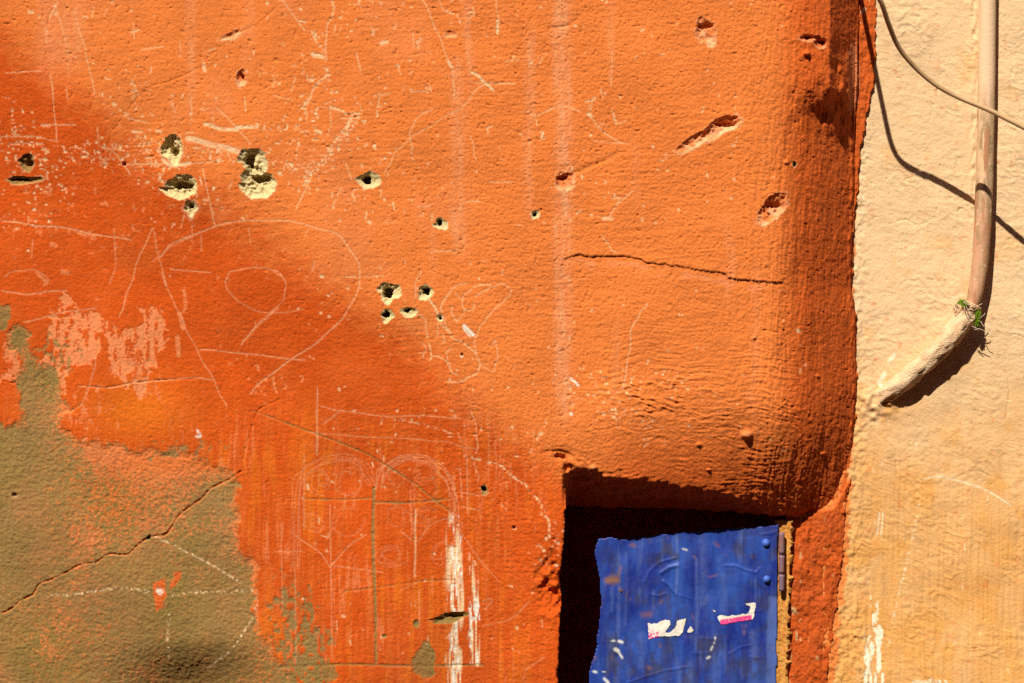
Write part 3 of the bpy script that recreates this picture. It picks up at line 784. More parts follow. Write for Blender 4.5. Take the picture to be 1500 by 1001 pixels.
# knocked-out holes ------------------------------------------------
REG = np.zeros(X.shape, np.int16)      # 0 paint, 1 mortar patch, >=2 holes
REG[patch & (niche < .01)] = 1
holes = []
def hole(cx, cy, rx, ry, dep, core=None, rim=3.0, seed=1, rot=0, name='hole', mat='sand', corner=.28, label=None):
    """a chipped bowl; core = (dx, dy, rx, ry, depth) is the drilled or broken-through middle"""
    rx *= 1.1; ry *= 1.1
    bx = C.box(cx - rx * 2 - 10, cx + rx * 2 + 10, cy - ry * 2 - 10, cy + ry * 2 + 10)
    x_, y_ = X[bx] - cx, Y[bx] - cy
    c, s = math.cos(math.radians(rot)), math.sin(math.radians(rot))
    u, v = (x_ * c + y_ * s) / rx, (-x_ * s + y_ * c) / ry
    a = np.arctan2(v, u)
    edge = 1 + corner * vn(a * 1.3 + 9, a * 0 + seed * 3.1, seed) + .09 * vn(a * 4.2 + 30, a * 0 + seed, seed + 1) + .04 * C.n1[bx]
    r = np.hypot(u, v) / edge
    ins = r < 1
    bowl = np.clip(1 - r * r, 0, 1) ** .7
    rough_ = 1 + .45 * fbm(X[bx] / 6, Y[bx] / 6, 2, seed + 3) + .16 * vn(X[bx] / 2.4, Y[bx] / 2.4, seed + 5)
    H[bx] -= .8 * dep * bowl * rough_
    if core:
        dx, dy, cx2, cy2, cd = core
        e2 = 1 + .35 * vn(np.arctan2(y_ - dy, x_ - dx) * 1.5 + 5, a * 0 + seed, seed + 7) + .15 * C.n1[bx]
        r2 = np.hypot((x_ - dx) / cx2, (y_ - dy) / cy2) / e2
        H[bx] -= cd * ss(1.0, .72, r2)
    if mat == 'sand':
        sand[bx] = np.where(ins, 1, np.maximum(sand[bx], 0)); cream[bx] = np.where(ins, 0, cream[bx]); pale[bx] = np.where(ins, 0, pale[bx])
    elif mat == 'bare':
        bare[bx] = np.where(ins, 1, bare[bx]); cream[bx] = np.where(ins, 0, cream[bx])
    else:
        pale[bx] = np.where(ins, np.clip(.55 + .5 * C.n2[bx], 0, 1), pale[bx])
        cream[bx] = np.where(ins, np.clip(.08 + .4 * C.n2[bx] + .2 * v, 0, .45), cream[bx])
    white[bx] = np.where(ins, 0, white[bx])
    if rim:
        ring = np.clip(1 - (r - 1) * min(rx, ry) / rim, 0, 1) * (~ins) * ss(-.3, .5, C.n1[bx] + .3 + .6 * v)
        cream[bx] = np.maximum(cream[bx], .45 * ring)
    idx = len(holes) + 2
    REG[bx] = np.where(ins, idx, REG[bx])
    holes.append((name, label))

hole(253, 217, 16, 19, 13, (2, 4, 6, 7, 16), 4, 1)
hole(263, 275, 26, 19, 11, (2, -5, 17, 7, 24), 2, 2)
hole(279, 304, 8, 10, 7, (-1, -3, 4, 5, 14), 5, 3)
hole(371, 238, 17, 17, 10, (-6, -3, 8, 12, 26), 2, 4)
hole(379, 268, 25, 19, 12, (4, -6, 14, 6, 18), 2, 5)
hole(540, 266, 15, 12, 6, (-4, -2, 7, 7, 45), 1.5, 6)
hole(645, 328, 9, 9, 4, (-1, -2, 4.5, 5.5, 45), 1.5, 7)
hole(784, 315, 5.5, 5.5, 3, (-1, -1, 2.8, 2.8, 30), 1.5, 8)
hole(571, 428, 14, 14, 7, (-2, 0, 8, 8, 38), 1.5, 9)
hole(623, 428, 10, 10, 5, (2, -2, 6, 6.5, 45), 1.5, 10)
hole(567, 464, 8, 9, 4, (-1, -3, 5.5, 5.5, 45), 1.5, 11)
hole(600, 457, 11, 7, 5, (-3, -2, 6, 3.4, 30), 2, 12)
hole(645, 466, 4.6, 4.6, 2.5, (0, 0, 2.4, 2.4, 24), 1, 13)
hole(35, 237, 12, 12, 8, (5, 0, 5, 7, 8), 1.5, 14, mat='bare')
hole(29, 263, 24, 6.5, 7, (-4, -2, 14, 2.2, 7), 1.5, 15, mat='bare')
hole(355, 114, 6.5, 10, 7, (0, -2, 2.4, 5, 8), 2, 16, mat='plaster', name='chip')
hole(181, 240, 3, 3, 4, (0, 0, 2.4, 2.4, 15), .8, 17, mat='plaster')
hole(709, 718, 5, 7, 3, (0, -1, 3.2, 3.6, 30), 1.2, 18, mat='bare')
hole(753, 774, 3.2, 2.6, 3, (0, 0, 2, 1.8, 12), 0, 19, mat='plaster')
hole(214, 790, 4.5, 3.5, 3, (0, 0, 3.2, 2.4, 14), 0, 20, mat='bare', rot=-20)
hole(677, 520, 2.4, 2.2, 2, (0, 0, 1.6, 1.6, 9), 0, 21, mat='plaster')
hole(1033, 47, 16, 19, 7, (0, -9, 13, 5, 6), 3, 22, mat='plaster', name='chip')
hole(1058, 186, 25, 10, 9, (2, -4, 17, 4, 9), 3, 23, rot=-27, mat='plaster', name='gouge')
hole(1017, 207, 28, 7, 6, None, 3, 24, rot=-33, mat='plaster', name='gouge')
hole(1131, 308, 24, 16, 9, (1, -8, 12, 7, 9), 3, 25, rot=-38, mat='plaster', name='gouge')
hole(828, 266, 12, 13, 7, (-3, -6, 9, 4, 5), 3, 26, mat='plaster', name='chip')
hole(658, 908, 26, 6, 6, (9, -3, 12, 3, 5), 0, 27, rot=-8, mat='bare', name='gouge')
hole(608, 915, 4, 6, 3, None, 0, 28, mat='bare', name='chip')
hole(562, 935, 3, 2.6, 2.5, None, 0, 29, mat='bare', name='chip')
hole(1184, 55, 9, 4.5, 7, (0, -1, 6, 2.5, 8), 2, 30, mat='plaster')
hole(1202, 62, 9, 7, 8, (2, -1, 5, 4, 12), 2, 31, rot=35, mat='plaster')
hole(1165, 240, 3, 5, 3, (0, 0, 1.8, 3, 8), 1, 32, mat='bare')
hole(660, 50, 7, 4, 3, None, 2, 33, mat='plaster', name='chip')
hole(340, 52, 14, 5, 3, None, 3, 34, rot=-22, mat='plaster', name='chip')
hole(16, 727, 5, 3, 3, (0, 0, 3, 2, 4), 1, 35, mat='bare', name='chip')
# little lumps caught under the paint
for cx, cy, r, hh in ((1182, 79, 5, 6), (1095, 638, 8, 7), (1025, 652, 4, 3), (1214, 668, 4, 4), (1203, 552, 3, 3), (1105, 495, 3, 2.5), (870, 686, 5, 6), (1040, 690, 3, 3), (1152, 238, 4, 3)):
    bx = C.box(cx - 3 * r, cx + 3 * r, cy - 3 * r, cy + 3 * r)
    H[bx] += hh * np.exp(-(((X[bx] - cx) / r) ** 2 + ((Y[bx] - cy) / (r * .7)) ** 2) ** 1.5)
    if cy in (638, 686): pale[bx] = np.maximum(pale[bx], .8 * np.exp(-(((X[bx] - cx) / r) ** 2 + ((Y[bx] - cy) / (r * .7)) ** 2)))
# chipped lips along the right-hand end
q = np.clip(1 - np.abs(X - XE + 4) / 5, 0, 1) * (Y < 760) * (Y > 160)
H += q * (3.2 * vn(X / 5, Y / 10, 6) + 1.5)
pk = np.exp(-((X - 1262) / 12) ** 2 - ((Y - 105) / 55) ** 2)
pale = np.maximum(pale, .9 * ss(.25, .5, pk + .2 * C.n2)); H += 6 * pk * (X > XE - 4)
sand = np.maximum(sand, .6 * cheek * ss(.62, .9, fbm(X / 6, Y / 14, 2, 8) + .35 * ss(40, 5, X - XRO)))

co = np.stack([(X - 750) * S, -H * S, (GY - Y) * S], -1).reshape(-1, 3)
MA = np.stack([tone, pale, cream, bare], -1).reshape(-1, 4)
MB = np.stack([vivid, np.clip(grime_shade, 0, 1), white, sand], -1).reshape(-1, 4)
F = grid_faces(len(y), len(x))
regv = REG.ravel()
regf = regv[F].max(1)
AT = {'marks_a': np.clip(MA, 0, 1), 'marks_b': np.clip(MB, 0, 1)}

ow = empty('orange_wall', W(300, GY, 0), 'thick orange limewashed wall, scratched and pitted, with peeling paint and a small hatch niche', 'wall')
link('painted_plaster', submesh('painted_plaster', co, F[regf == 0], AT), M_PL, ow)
o = link('mortar_patch', submesh('mortar_patch', co, F[regf == 1], AT), M_PL, ow)
o['label'] = 'bare brown mortar where the orange paint has peeled off'
for i, (nm, lb) in enumerate(holes):
    f = F[regf == i + 2]
    if len(f) == 0: continue
    link(nm, submesh(nm, co, f, AT), M_PL, ow)

def box_mesh(x0, x1, y0, y1, z0, z1):
    me = bpy.data.meshes.new('box')
    v = [(a, b, c) for a in (x0, x1) for b in (y0, y1) for c in (z0, z1)]
    me.from_pydata(v, [], [(0, 1, 3, 2), (4, 6, 7, 5), (0, 4, 5, 1), (2, 3, 7, 6), (0, 2, 6, 4), (1, 5, 7, 3)])
    return me
a = W(-2300, 1700, -330); b = W(1290, -1500, -520)
link('masonry_core', box_mesh(a[0], b[0], a[1], b[1], 0.0, b[2]), M_CORE, ow)

# ------------------------------------------------------------------ the cream wall
ck = (D - CREAM_H) / D
x2 = axis(1205, 1530, 1.35, 1205, 3300)
y2 = axis(-30, 1035, 1.35, -1450, 500.5 + (GY - 500.5) / ck + 1)
C2 = Canvas(x2, y2); X2, Y2 = C2.X, C2.Y
h2 = 2.5 * vn(X2 / 130, Y2 / 150, 1) + .9 * fbm(X2 / 42, Y2 / 36, 2, 2)
trow = fbm((X2 + .3 * Y2) / 15, (Y2 - .25 * X2) / 6.5, 3, 4)
ridge = 1 - np.abs(fbm(X2 / 21, Y2 / 15, 3, 6)) * 2.2
tw = fbm(X2 / 30, Y2 / 30, 2, 12)
h2 += .8 * np.clip(1 - np.abs(fbm((X2 + 26 * tw) / 34, (Y2 - .5 * X2 + 20 * tw) / 13, 3, 3)) * 3.2, 0, 1) * ss(-.2, .5, vn(X2 / 48, Y2 / 52, 10))
h2 += .42 * trow * (1 - .65 * ss(560, 760, Y2)) + .8 * np.clip(ridge, 0, 1) * ss(-.1, .4, vn(X2 / 55, Y2 / 60, 9)) + .22 * fbm(X2 / 3.0, Y2 / 2.8, 2, 8) + .20 * vn(X2 / 1.9, Y2 / 1.8, 4)
h2 += .45 * vn(X2 / 2.8, Y2 / 42, 3) * ss(600, 800, Y2)
h2 -= 1.2 * ss(.82, .97, vn(X2 / 4.6, Y2 / 4, 5))
edge = np.clip(1 - (X2 - 1256) / 26, 0, 1)
h2 += edge * (1.8 * fbm(X2 / 6, Y2 / 7, 2, 7) + 1.2)
# thick smear of mortar where the pipe enters the wall
sm = np.exp(-((X2 - 1285) / 34) ** 2 - ((Y2 - 590) / 24) ** 2)
h2 += sm * (5 + 4 * vn(X2 / 8, Y2 / 7, 4))
seam = np.exp(-((X2 - 1427) / 5) ** 2) * (Y2 < 330)
h2 += seam * 1.6 * vn(X2 / 4, Y2 / 9, 5)
ochre = np.clip(ss(420, 800, Y2 + 60 * vn(X2 / 60, Y2 / 70, 3) - .10 * (X2 - 1300)) * (.85 + .25 * fbm(X2 / 28, Y2 / 60, 3, 5)) + .35 * ss(.1, .6, fbm(X2 / 30, Y2 / 45, 3, 9)), 0, 1)
ochre = np.maximum(ochre, .7 * np.clip(1 - (X2 - 1256) / 30, 0, 1) * (Y2 > 560))
w2, or2, dirt = C2.zeros(), C2.zeros(), C2.zeros()
def zc(*p): return [(1200 + a / 2.497, 600 + b / 2.497) for a, b in p]
lim = np.exp(-(np.abs(X2 - 1281) / 19) ** 4) * ss(800, 935, Y2) * (1 - ss(1040, 1120, Y2))
w2 = np.maximum(w2, ss(.50, .66, lim * (.55 + .50 * vn(X2 / 3.4, Y2 / 22, 3) + .30 * vn(X2 / 3, Y2 / 5, 4))))
C2.stroke(w2, zc((220, 380), (212, 455)), 2.2, .8, .3); C2.stroke(w2, zc((233, 380), (226, 455)), 2.2, .8, .3)
C2.stroke(w2, zc((365, 350), (345, 450), (315, 580), (285, 690), (270, 770), (255, 870)), 3.0, .7, .65)
C2.stroke(w2, curve(zc((380, 255), (430, 245), (490, 255), (600, 290), (700, 350)), 5), 2.4, .6, .25)
C2.stroke(w2, zc((390, 990), (460, 998)), 7, .8, .45)
C2.stroke(w2, [(1340, 1000), (1372, 1002)], 8, .7, .4); C2.stroke(w2, [(1296, 548), (1288, 560), (1292, 568)], 7, .8, .4); C2.stroke(w2, [(1310, 520), (1302, 530)], 5, .7, .4)
for _ in range(50):
    a, b_ = R.uniform(1255, 1520), R.uniform(-20, 1020); C2.stroke(dirt, [(a, b_), (a + R.uniform(-2, 2), b_ + R.uniform(0, 3))], R.uniform(.8, 2), R.uniform(.2, .55), .2)
C2.stroke(dirt, [(1316, 557), (1320, 556)], 5, .6, .35); C2.stroke(dirt, [(1343, 540), (1348, 537)], 5, .5, .4)
C2.stroke(dirt, curve([(1300, 600), (1330, 625), (1375, 600), (1400, 560)], 4), 26, .16, .35, wob=6, soft=10)
q = np.clip(1 - (X2 - np.interp(Y2, [0, 300, 760, 1000], [1240, 1246, 1240, 1216]) - 5 * vn(Y2 / 12, X2 * 0, 2)) / 9, 0, 1)
or2 = np.maximum(or2, ss(.2, .6, q + .5 * C2.n2) * .85)
specks2 = [(R.uniform(1250, 1530), R.uniform(-20, 1020)) for _ in range(70)]
for a, b_ in specks2: C2.stroke(w2, [(a, b_), (a + R.uniform(-1, 1), b_ + R.uniform(0, 8))], R.uniform(.8, 1.8), R.uniform(.3, .7), .3)
for pts in ([(1300, 330), (1325, 322), (1345, 330), (1372, 318)], [(1470, 60), (1484, 90), (1480, 130), (1496, 170)], [(1288, 640), (1310, 660), (1316, 700), (1335, 730)], [(1400, 700), (1430, 690), (1462, 704)], [(1462, 520), (1478, 560), (1474, 610)]):
    bx, d = C2.dist(curve(pts, 4), 6); h2[bx] -= .9 * np.clip(1 - (d + vn(X2[bx] / 4, Y2[bx] / 4, 3)) / 1.4, 0, 1)
run = np.exp(-(np.abs(X2 - 1300 - .25 * (Y2 - 600)) / 60) ** 2) * ss(590, 640, Y2) * (1 - ss(680, 860, Y2))
dirt = np.maximum(dirt, .22 * run * ss(-.2, .6, fbm(X2 / 12, Y2 / 40, 3, 7)))
dirt = np.maximum(dirt, .16 * ss(.25, .7, fbm(X2 / 14, Y2 / 60, 3, 11)) * ss(380, 700, Y2))
XW = 750 + (X2 - 750) * ck; YW = 500.5 + (Y2 - 500.5) * ck
H2 = CREAM_H + h2
co2 = np.stack([(XW - 750) * S, -H2 * S, (GY - YW) * S], -1).reshape(-1, 3)
cw = empty('cream_wall', W(1900, GY, CREAM_H), 'cream and ochre rough plaster wall with a pipe and a loose cable', 'wall')
link('cream_plaster', mesh_np('cream_plaster', co2, grid_faces(len(y2), len(x2)), {'marks_a': np.stack([ochre, w2, or2, dirt], -1).reshape(-1, 4)}), M_CR, cw)
a = W(1310, 1700, CREAM_H - 30); b = W(3380, -1450, -520)
link('masonry_core', box_mesh(a[0], b[0], a[1], b[1], 0.0, b[2]), M_CORE, cw)

# ------------------------------------------------------------------ the blue hatch door
DH = -86.0
def P(px, py, h): return (float(ap(px, h)), float(apy(py, h)), h)
def PW(px, py, h): return W(*P(px, py, h))
dx_ = np.arange(852, 1142, 1.6).astype(np.float32); dy_ = np.concatenate([np.arange(762, 1012, 1.6), np.arange(1016, 1300, 6)]).astype(np.float32)
C3 = Canvas(dx_, dy_); X3, Y3 = C3.X, C3.Y
outline = [(872, 798), (876, 789), (890, 787), (905, 789), (918, 790), (930, 786), (960, 783), (1010, 779), (1060, 774), (1100, 771), (1140, 768),
           (1139, 860), (1138, 1000), (1134, 1310), (848, 1310), (855, 1100), (861, 1001), (862, 985), (868, 965), (875, 945), (873, 935), (878, 915), (880, 880), (879, 850), (874, 825), (871, 812)]
d3 = np.zeros(X3.shape, np.float32)
d3 += 1.6 * vn(X3 / 60, Y3 / 70, 2) + .35 * fbm(X3 / 14, Y3 / 10, 3, 3) + .08 * fbm(X3 / 4, Y3 / 4, 2, 5)
def zd(*p): return [(860 + a / 4.153, 760 + b / 4.153) for a, b in p]
def ridge3(pts, w, hh):
    bx, d = C3.dist(pts, w + 3); d3[bx] += hh * .6 * np.clip(1 - d / w, 0, 1)
def streak3(m, pts, w, v, r=.3): C3.stroke(m, pts, w, v, min(r, .38), wob=1.5, soft=max(1.2, w * .45))
rust, worn, dark3, wh3 = C3.zeros(), C3.zeros(), C3.zeros(), C3.zeros()
ridge3(zd((350, 385), (380, 320), (440, 265), (540, 238)), 2.4, 2.0); ridge3(zd((840, 285), (900, 285), (960, 310), (1030, 328), (1050, 300)), 2.4, 1.9)
ridge3(zd((390, 460), (430, 470), (480, 455)), 2, 1.8); ridge3(zd((540, 460), (670, 495)), 1.8, 1.2); ridge3(zd((245, 1000), (340, 965), (470, 925), (620, 900)), 2, 1.6)
ridge3(zd((450, 330), (500, 295), (550, 283)), 4.0, 3.2); ridge3(zd((465, 380), (500, 410), (540, 455)), 3.6, 3.0); ridge3(zd((865, 825), (930, 785), (1000, 770)), 2, 1.6)
ridge3(zd((1030, 380), (1070, 420), (1090, 500), (1095, 580)), 2, 1.4); ridge3(zd((690, 725), (780, 735)), 2, 1.2); ridge3(zd((630, 820), (750, 815)), 2, 1.0); ridge3(zd((920, 500), (960, 580), (1060, 560)), 1.8, 1)
ridge3(zd((990, 840), (1050, 850)), 2, 1.2); ridge3(zd((1060, 95), (1120, 90), (1170, 70)), 2, 1.5)
streak3(rust, zd((125, 378), (150, 372), (178, 370)), 8, .95, .1); streak3(rust, zd((205, 290), (190, 350), (160, 400)), 3, .6, .3); streak3(rust, zd((200, 430), (212, 440)), 4, .6, .2)
streak3(rust, zd((340, 585), (380, 580)), 8, .5, .5); streak3(rust, zd((740, 355), (790, 345)), 2.5, .6, .3); streak3(rust, zd((780, 150), (800, 170)), 4, .5, .4); streak3(rust, zd((375, 905), (380, 908)), 5, .6, .1)
for a_, y0, y1, w, v in ((545, 110, 460, 3, .8), (665, 250, 800, 4, .55), (190, 210, 720, 4, .45), (235, 210, 640, 3, .3), (700, 100, 500, 9, .35), (830, 350, 560, 8, .35), (180, 860, 1000, 7, .4), (330, 700, 900, 8, .35), (780, 700, 1000, 12, .35), (1010, 700, 1000, 10, .4), (150, 420, 560, 4, .4)):
    streak3(worn, zd((a_, y0), (a_ + 4, (y0 + y1) / 2), (a_ - 3, y1)), w, v, .35)
strip = ss(1121, 1127, X3 + .02 * (Y3 - 870)) * ss(868, 876, Y3); worn = np.maximum(worn, .5 * strip); d3 -= 1.2 * strip
for a_, y0, y1, w, v in ((285, 400, 440, 9, .35), (470, 780, 1000, 9, .5), (900, 880, 990, 16, .4), (1085, 850, 930, 10, .45), (540, 480, 520, 4, .4), (410, 560, 640, 14, .25), (120, 180, 240, 14, .3)):
    streak3(dark3, zd((a_, y0), (a_ + 8, y1)), w, v, .4)
for pts, w in (([(585, 185), (605, 190)], 2.4), ([(150, 745), (165, 742)], 3), ([(195, 745), (212, 750)], 4), ([(172, 795), (188, 805)], 5), ([(195, 815), (212, 845)], 3), ([(40, 930), (55, 932)], 4), ([(95, 932), (110, 932)], 2), ([(105, 975), (130, 1000)], 4), ([(780, 720), (772, 760)], 1.8), ([(765, 775), (752, 800)], 1.5), ([(730, 850), (745, 840)], 3)):
    C3.stroke(wh3, zd(*pts), w, .9, .25, wob=1.2)
vs3 = fbm(X3 / 5, Y3 / 55, 3, 6); bl3 = fbm(X3 / 26, Y3 / 34, 3, 8)
worn = np.maximum(worn, .42 * ss(.15, .65, .6 * vs3 + .7 * bl3)); dark3 = np.maximum(dark3, .65 * ss(.10, .6, bl3 + .35 * fbm(X3 / 4, Y3 / 16, 2, 2)))
rust = np.maximum(rust, .45 * ss(.55, .75, fbm(X3 / 12, Y3 / 16, 3, 11)))
d3 += 2.2 * fbm(X3 / 34, Y3 / 40, 2, 9)
bx, ins = C3.poly(outline, .18)
keep = np.zeros(X3.shape, bool); keep[bx] = ins
hd = DH + d3
xw = 750 + (X3 - 750) * (D - DH) / D; yw = 500.5 + (Y3 - 500.5) * (D - DH) / D
co3 = np.stack([(xw - 750) * S, -hd * S, (GY - yw) * S], -1).reshape(-1, 3)
F3 = grid_faces(len(dy_), len(dx_)); F3 = F3[keep.ravel()[F3].all(1)]
door = empty('hatch_door', W(*P(1000, 1300, DH)), 'small blue painted metal hatch door with torn stickers, in a dark niche', 'door')
pan = link('panel', submesh('panel', co3, F3, {'marks_a': np.stack([rust, worn, dark3, wh3], -1).reshape(-1, 4)}), M_BLUE, door)
md = pan.modifiers.new('sheet', 'SOLIDIFY'); md.thickness = 3 * S; md.offset = -1

def dome(px, py, r, hh, h0):
    c = P(px, py, h0); v = []; f = []
    for k, (rr, z) in enumerate(((1.25, -.15), (1.0, .25), (.75, .65), (.4, .92))):
        for j in range(14):
            a_ = 2 * math.pi * j / 14
            v.append(W(c[0] + r * rr * math.cos(a_), c[1] + r * rr * math.sin(a_) * 1.05, h0 + hh * z))
    v.append(W(c[0], c[1], h0 + hh))
    for k in range(3):
        for j in range(14): f.append((k * 14 + j, k * 14 + (j + 1) % 14, (k + 1) * 14 + (j + 1) % 14, (k + 1) * 14 + j))
    for j in range(14): f.append((42 + j, 42 + (j + 1) % 14, 56))
    me = bpy.data.meshes.new('dome'); me.from_pydata(v, [], f); me.polygons.foreach_set('use_smooth', [True] * len(f)); return me
link('rivet', dome(1122, 796, 6.0, 6, DH), M_BLUE2, door)
link('rivet', dome(1123, 849, 5.6, 6, DH), M_BLUE2, door)
link('rivet', dome(910, 866, 2.6, 3, DH), M_DARK, door)

# stickers: torn paper printed white and magenta
def make_sticker():
    m, nt, b = mat_base('torn_sticker', .6, .3)
    pink, yel, _, _2 = attr(nt, 'marks_a')
    c = mixc(nt, yel, (.80, .76, .70), (.62, .56, .42))
    c = mixc(nt, pink, c, (.72, .03, .24))
    nt.links.new(c, b.inputs['Base Color']); return m
M_STK = make_sticker()
def sticker(polys, pinkf, nm='torn_sticker'):
    allp = np.array([p for q in polys for p in q])
    gx = np.arange(allp[:, 0].min() - 2, allp[:, 0].max() + 2, .7).astype(np.float32); gy = np.arange(allp[:, 1].min() - 2, allp[:, 1].max() + 2, .7).astype(np.float32)
    c_ = Canvas(gx, gy); k_ = np.zeros(c_.X.shape, bool)
    for q in polys:
        bx, ins = c_.poly(q, .32, 4); k_[bx] |= ins
    i_ = np.clip(np.searchsorted(dx_, c_.X.ravel()), 0, len(dx_) - 1); j_ = np.clip(np.searchsorted(dy_, c_.Y.ravel()), 0, len(dy_) - 1)
    hh = DH + d3[j_, i_].reshape(c_.X.shape) + .9
    xw = 750 + (c_.X - 750) * (D - DH) / D; yw = 500.5 + (c_.Y - 500.5) * (D - DH) / D
    cc = np.stack([(xw - 750) * S, -hh * S, (GY - yw) * S], -1).reshape(-1, 3)
    f = grid_faces(len(gy), len(gx)); f = f[k_.ravel()[f].all(1)]
    pk_ = pinkf(c_)
    yl = np.clip(.8 * c_.n2 + .3 + .4 * c_.n1, 0, 1)
    return link(nm, submesh(nm, cc, f, {'marks_a': np.stack([pk_, yl, pk_ * 0, pk_ * 0], -1).reshape(-1, 4)}), M_STK, door)
s1 = zd((362, 632), (385, 640), (420, 632), (440, 618), (470, 608), (505, 615), (500, 640), (475, 690), (500, 690), (530, 655), (540, 618), (570, 608), (602, 604), (590, 650), (575, 690), (560, 707), (370, 733))
s1b = zd((608, 678), (628, 650), (640, 665), (650, 680), (630, 692), (610, 692))
def pink1(c_):
    l = c_.X - (860 + 362 / 4.153); bt = (760 + 733 / 4.153 - .13 * l) - c_.Y
    return np.clip(np.clip(1 - l / 3, 0, 1) * .8 + .75 * (bt < 9) * (l < 19) * ss(-.5, .3, c_.n1 + .2) + .5 * (bt < 16) * (l + bt < 22) * ss(0, .5, c_.n1), 0, 1)
o = sticker([s1, s1b], pink1); o['label'] = 'white torn sticker with a little pink at its corner'
s2 = zd((785, 603), (800, 590), (850, 588), (880, 578), (900, 585), (935, 572), (980, 568), (990, 540), (950, 510), (985, 512), (1025, 515), (1020, 560), (1022, 590), (1005, 615), (890, 634), (810, 646))
s2b = zd((752, 552), (775, 562), (782, 572), (765, 570))
def pink2(c_):
    l = c_.X - (860 + 810 / 4.153); bt = (760 + 646 / 4.153 - .155 * l) - c_.Y
    return np.clip((bt < 7.5) * (l > 0) * (l < 46) * ss(-1.1, -.7, c_.n1), 0, 1) * .95
o = sticker([s2, s2b], pink2); o['label'] = 'torn sticker strip with a magenta band'

# hinge and ochre frame
hg = link('hinge', tube([PW(1144.5, yy, DH + 5) for yy in np.linspace(781, 864, 20)], 3.4 * S, 12, .06, 3), M_HINGE, door)
for y0, y1 in ((780, 812), (814, 840), (842, 866)):
    link('knuckle', tube([PW(1145, yy, DH + 5) for yy in np.linspace(y0, y1, 8)], 4.3 * S, 12, .07, int(y0) % 7), M_HINGE, hg)
fx_ = np.arange(1138, 1160, 1.4).astype(np.float32); fy_ = np.concatenate([np.arange(764, 1012, 1.5), np.arange(1016, 1300, 6)]).astype(np.float32)
CX, CY = np.meshgrid(fx_, fy_)
fh = DH - 4 + 1.8 * fbm(CX / 7, CY / 11, 3, 4) + 1.2 * fbm(CX / 3, CY / 3, 2, 6) + 4 * ss(1150, 1160, CX)
xw = 750 + (CX - 750 - .035 * (CY - 765)) * (D - DH) / D; yw = 500.5 + (CY - 500.5) * (D - DH) / D
cc = np.stack([(xw - 750) * S, -fh * S, (GY - yw) * S], -1).reshape(-1, 3)
fo = link('frame', mesh_np('frame', cc, grid_faces(len(fy_), len(fx_))), M_FRAME, door)
md = fo.modifiers.new('depth', 'SOLIDIFY'); md.thickness = 30 * S; md.offset = -1

# ------------------------------------------------------------------ the pipe
def make_pipe_mat():
    m, nt, b = mat_base('pipe_paint', .7, .3)
    v = noise(nt, 16, 5, .6, stretch=(3, 1, .5)); v2 = noise(nt, 45, 4, .6, stretch=(1.6, 1, .4))
    c = mixc(nt, ramp(nt, v, .47, .53), (.62, .41, .24), (.40, .18, .085))
    c = mixc(nt, ramp(nt, v2, .52, .60, 0, .9), c, (.30, .21, .10))
    # newer cream coat near the top of the pipe
    g_ = nd(nt, 'ShaderNodeNewGeometry'); sp = nd(nt, 'ShaderNodeSeparateXYZ'); nt.links.new(g_.outputs['Position'], sp.inputs[0])
    zr = ramp(nt, sp.outputs[2], (GY - 250) * S, (GY - 330) * S, 0, .65)
    c = mixc(nt, zr, c, (.46, .20, .115))
    c = mixc(nt, ramp(nt, noise(nt, 60, 5, .7, stretch=(1.5, 1, .35)), .52, .62, 0, .8), c, (.33, .22, .10))
    c = mixc(nt, ramp(nt, noise(nt, 90, 3, .6), .66, .70, 0, .8), c, (.70, .55, .38))
    z = ramp(nt, sp.outputs[2], (GY - 175) * S, (GY - 110) * S)
    c = mixc(nt, z, c, (.70, .48, .30))
    nt.links.new(c, b.inputs['Base Color'])
    bump(nt, b, noise(nt, 160, 4, .6), S * 1.2, .5)
    return m
M_PIPE = make_pipe_mat()
M_ELBOW = make_simple('elbow_mortar', (.70, .49, .30), (.58, .34, .18), 45, .9, .15, 5.0, None, .4, .68)
pipe = empty('drain_pipe', W(1446, GY, CREAM_H), 'painted vertical pipe that curves left into the cream wall', 'pipe')
up = curve([(1446.5, -1400, -87), (1446.5, -600, -87), (1446.5, -60, -87), (1445.5, 100, -87), (1443.5, 200, -86), (1441, 290, -85), (1438.5, 350, -83), (1434, 400, -80), (1427, 436, -78), (1420, 455, -78)], 7)
link('pipe_section', tube([PW(*q) for q in up], np.interp(up[:, 1], [-1400, 0, 150, 300, 400, 455], [12.6, 12.6, 12.8, 13.2, 12.2, 10]) * S, 22, .05, 2), M_PIPE, pipe)
lo = curve([(1425, 446, -79), (1417, 462, -79), (1402, 482, -80), (1375, 512, -83), (1345, 540, -87), (1318, 562, -92), (1297, 577, -100), (1278, 588, -112), (1266, 594, -124)], 7)
link('elbow', tube([PW(*q) for q in lo], np.interp(lo[:, 0], [1250, 1280, 1330, 1400, 1425], [13, 14, 15, 15, 12.5]) * S, 26, .22, 5), M_ELBOW, pipe)

# ------------------------------------------------------------------ the cable
cb = curve([(1196, -700, 6), (1203, -320, 5), (1222, -185, -4), (1229, -138, 8), (1233, -110, 46), (1237, -86, 68), (1243, -58, 83), (1253, -37, 87), (1267, -22, 86), (1280, -11, 83), (1291, 4, 76), (1302, 36, 56), (1317, 70, 34), (1342, 100, 20), (1372, 125, 14), (1405, 143, 16), (1450, 162, 30), (1500, 187, 44), (1600, 236, 60), (1800, 310, 70), (2300, 420, 20), (2800, 480, -90)], 8)
tag(link('cable', tube([PW(*q) for q in cb], 3.7 * S, 10), M_CABLE), 'thin tan cable hanging loosely in front of the pipe', 'cable')

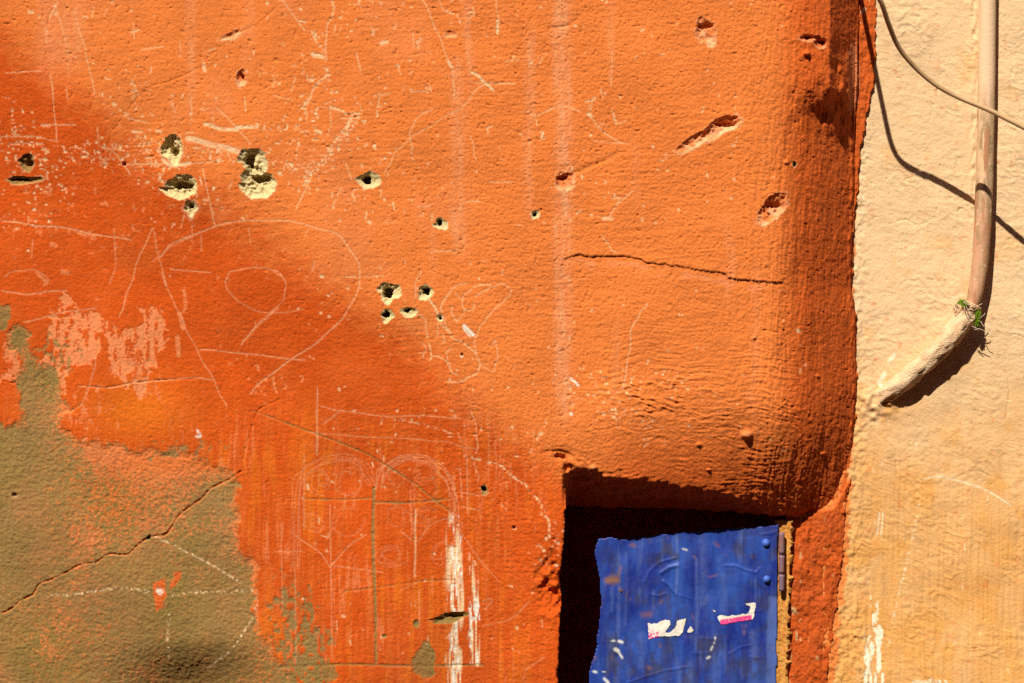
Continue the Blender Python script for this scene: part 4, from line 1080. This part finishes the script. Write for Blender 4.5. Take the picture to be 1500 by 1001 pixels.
# ------------------------------------------------------------------ moss on the pipe joint
moss = empty('moss_tuft', W(*P(1424, 456, -78)), 'small green moss tuft growing at the pipe joint', 'moss')
def leaflets(n, seeds, name, mat):
    v, f = [], []
    for _ in range(n):
        cx, cy, ch, sx, sy = R.choice(seeds)
        px, py, ph = R.gauss(cx, sx), R.gauss(cy, sy), ch + R.gauss(0, 1.6)
        l, w = R.uniform(1.0, 2.6), R.uniform(.4, .9)
        a_ = R.uniform(0, 6.28); e = R.uniform(-.3, 1.0)
        dxx, dyy, dh = l * math.cos(a_) * math.cos(e), l * math.sin(a_) * math.cos(e), l * math.sin(e)
        nx, ny = -math.sin(a_) * w, math.cos(a_) * w
        i0 = len(v)
        for (qx, qy, qh) in ((px, py, ph), (px + dxx * .5 + nx, py + dyy * .5 + ny, ph + dh * .6 + .3), (px + dxx, py + dyy, ph + dh), (px + dxx * .5 - nx, py + dyy * .5 - ny, ph + dh * .6 - .3)):
            v.append(PW(qx, qy, qh))
        f += [(i0, i0 + 1, i0 + 2), (i0, i0 + 2, i0 + 3)]
    me = bpy.data.meshes.new(name); me.from_pydata(v, [], f); link(name, me, mat, moss)
leaflets(1500, [(1409, 443, -69, 2.6, 1.8), (1414, 446, -65, 2.4, 1.2), (1432, 459, -68, 1.8, 2.6), (1432, 467, -69, 1.8, 3), (1431, 474, -71, 1.4, 2)], 'foliage', M_MOSS)
leaflets(70, [(1402, 450, -72, 2, 2), (1400, 457, -73, 1.5, 2), (1428, 481, -72, 3, 2)], 'withered_leaves', M_DARK)
for pts in ([(1412, 441, -62), (1422, 445, -60), (1432, 448, -62), (1439, 445, -64)], [(1411, 443, -62), (1420, 447, -59), (1430, 450, -61)], [(1424, 478, -68), (1430, 481, -66), (1433, 486, -68)], [(1436, 466, -68), (1441, 462, -66), (1443, 459, -66)],
            [(1415, 448, -62), (1418, 455, -60), (1424, 458, -60)], [(1412, 449, -62), (1415, 458, -61), (1421, 467, -62)], [(1426, 484, -72), (1434, 482, -68), (1442, 485, -67)], [(1436, 470, -72), (1441, 478, -69), (1447, 479, -67)]):
    link('straw', tube([PW(*q) for q in curve(pts, 4)], .55 * S, 5), M_STRAW, moss)
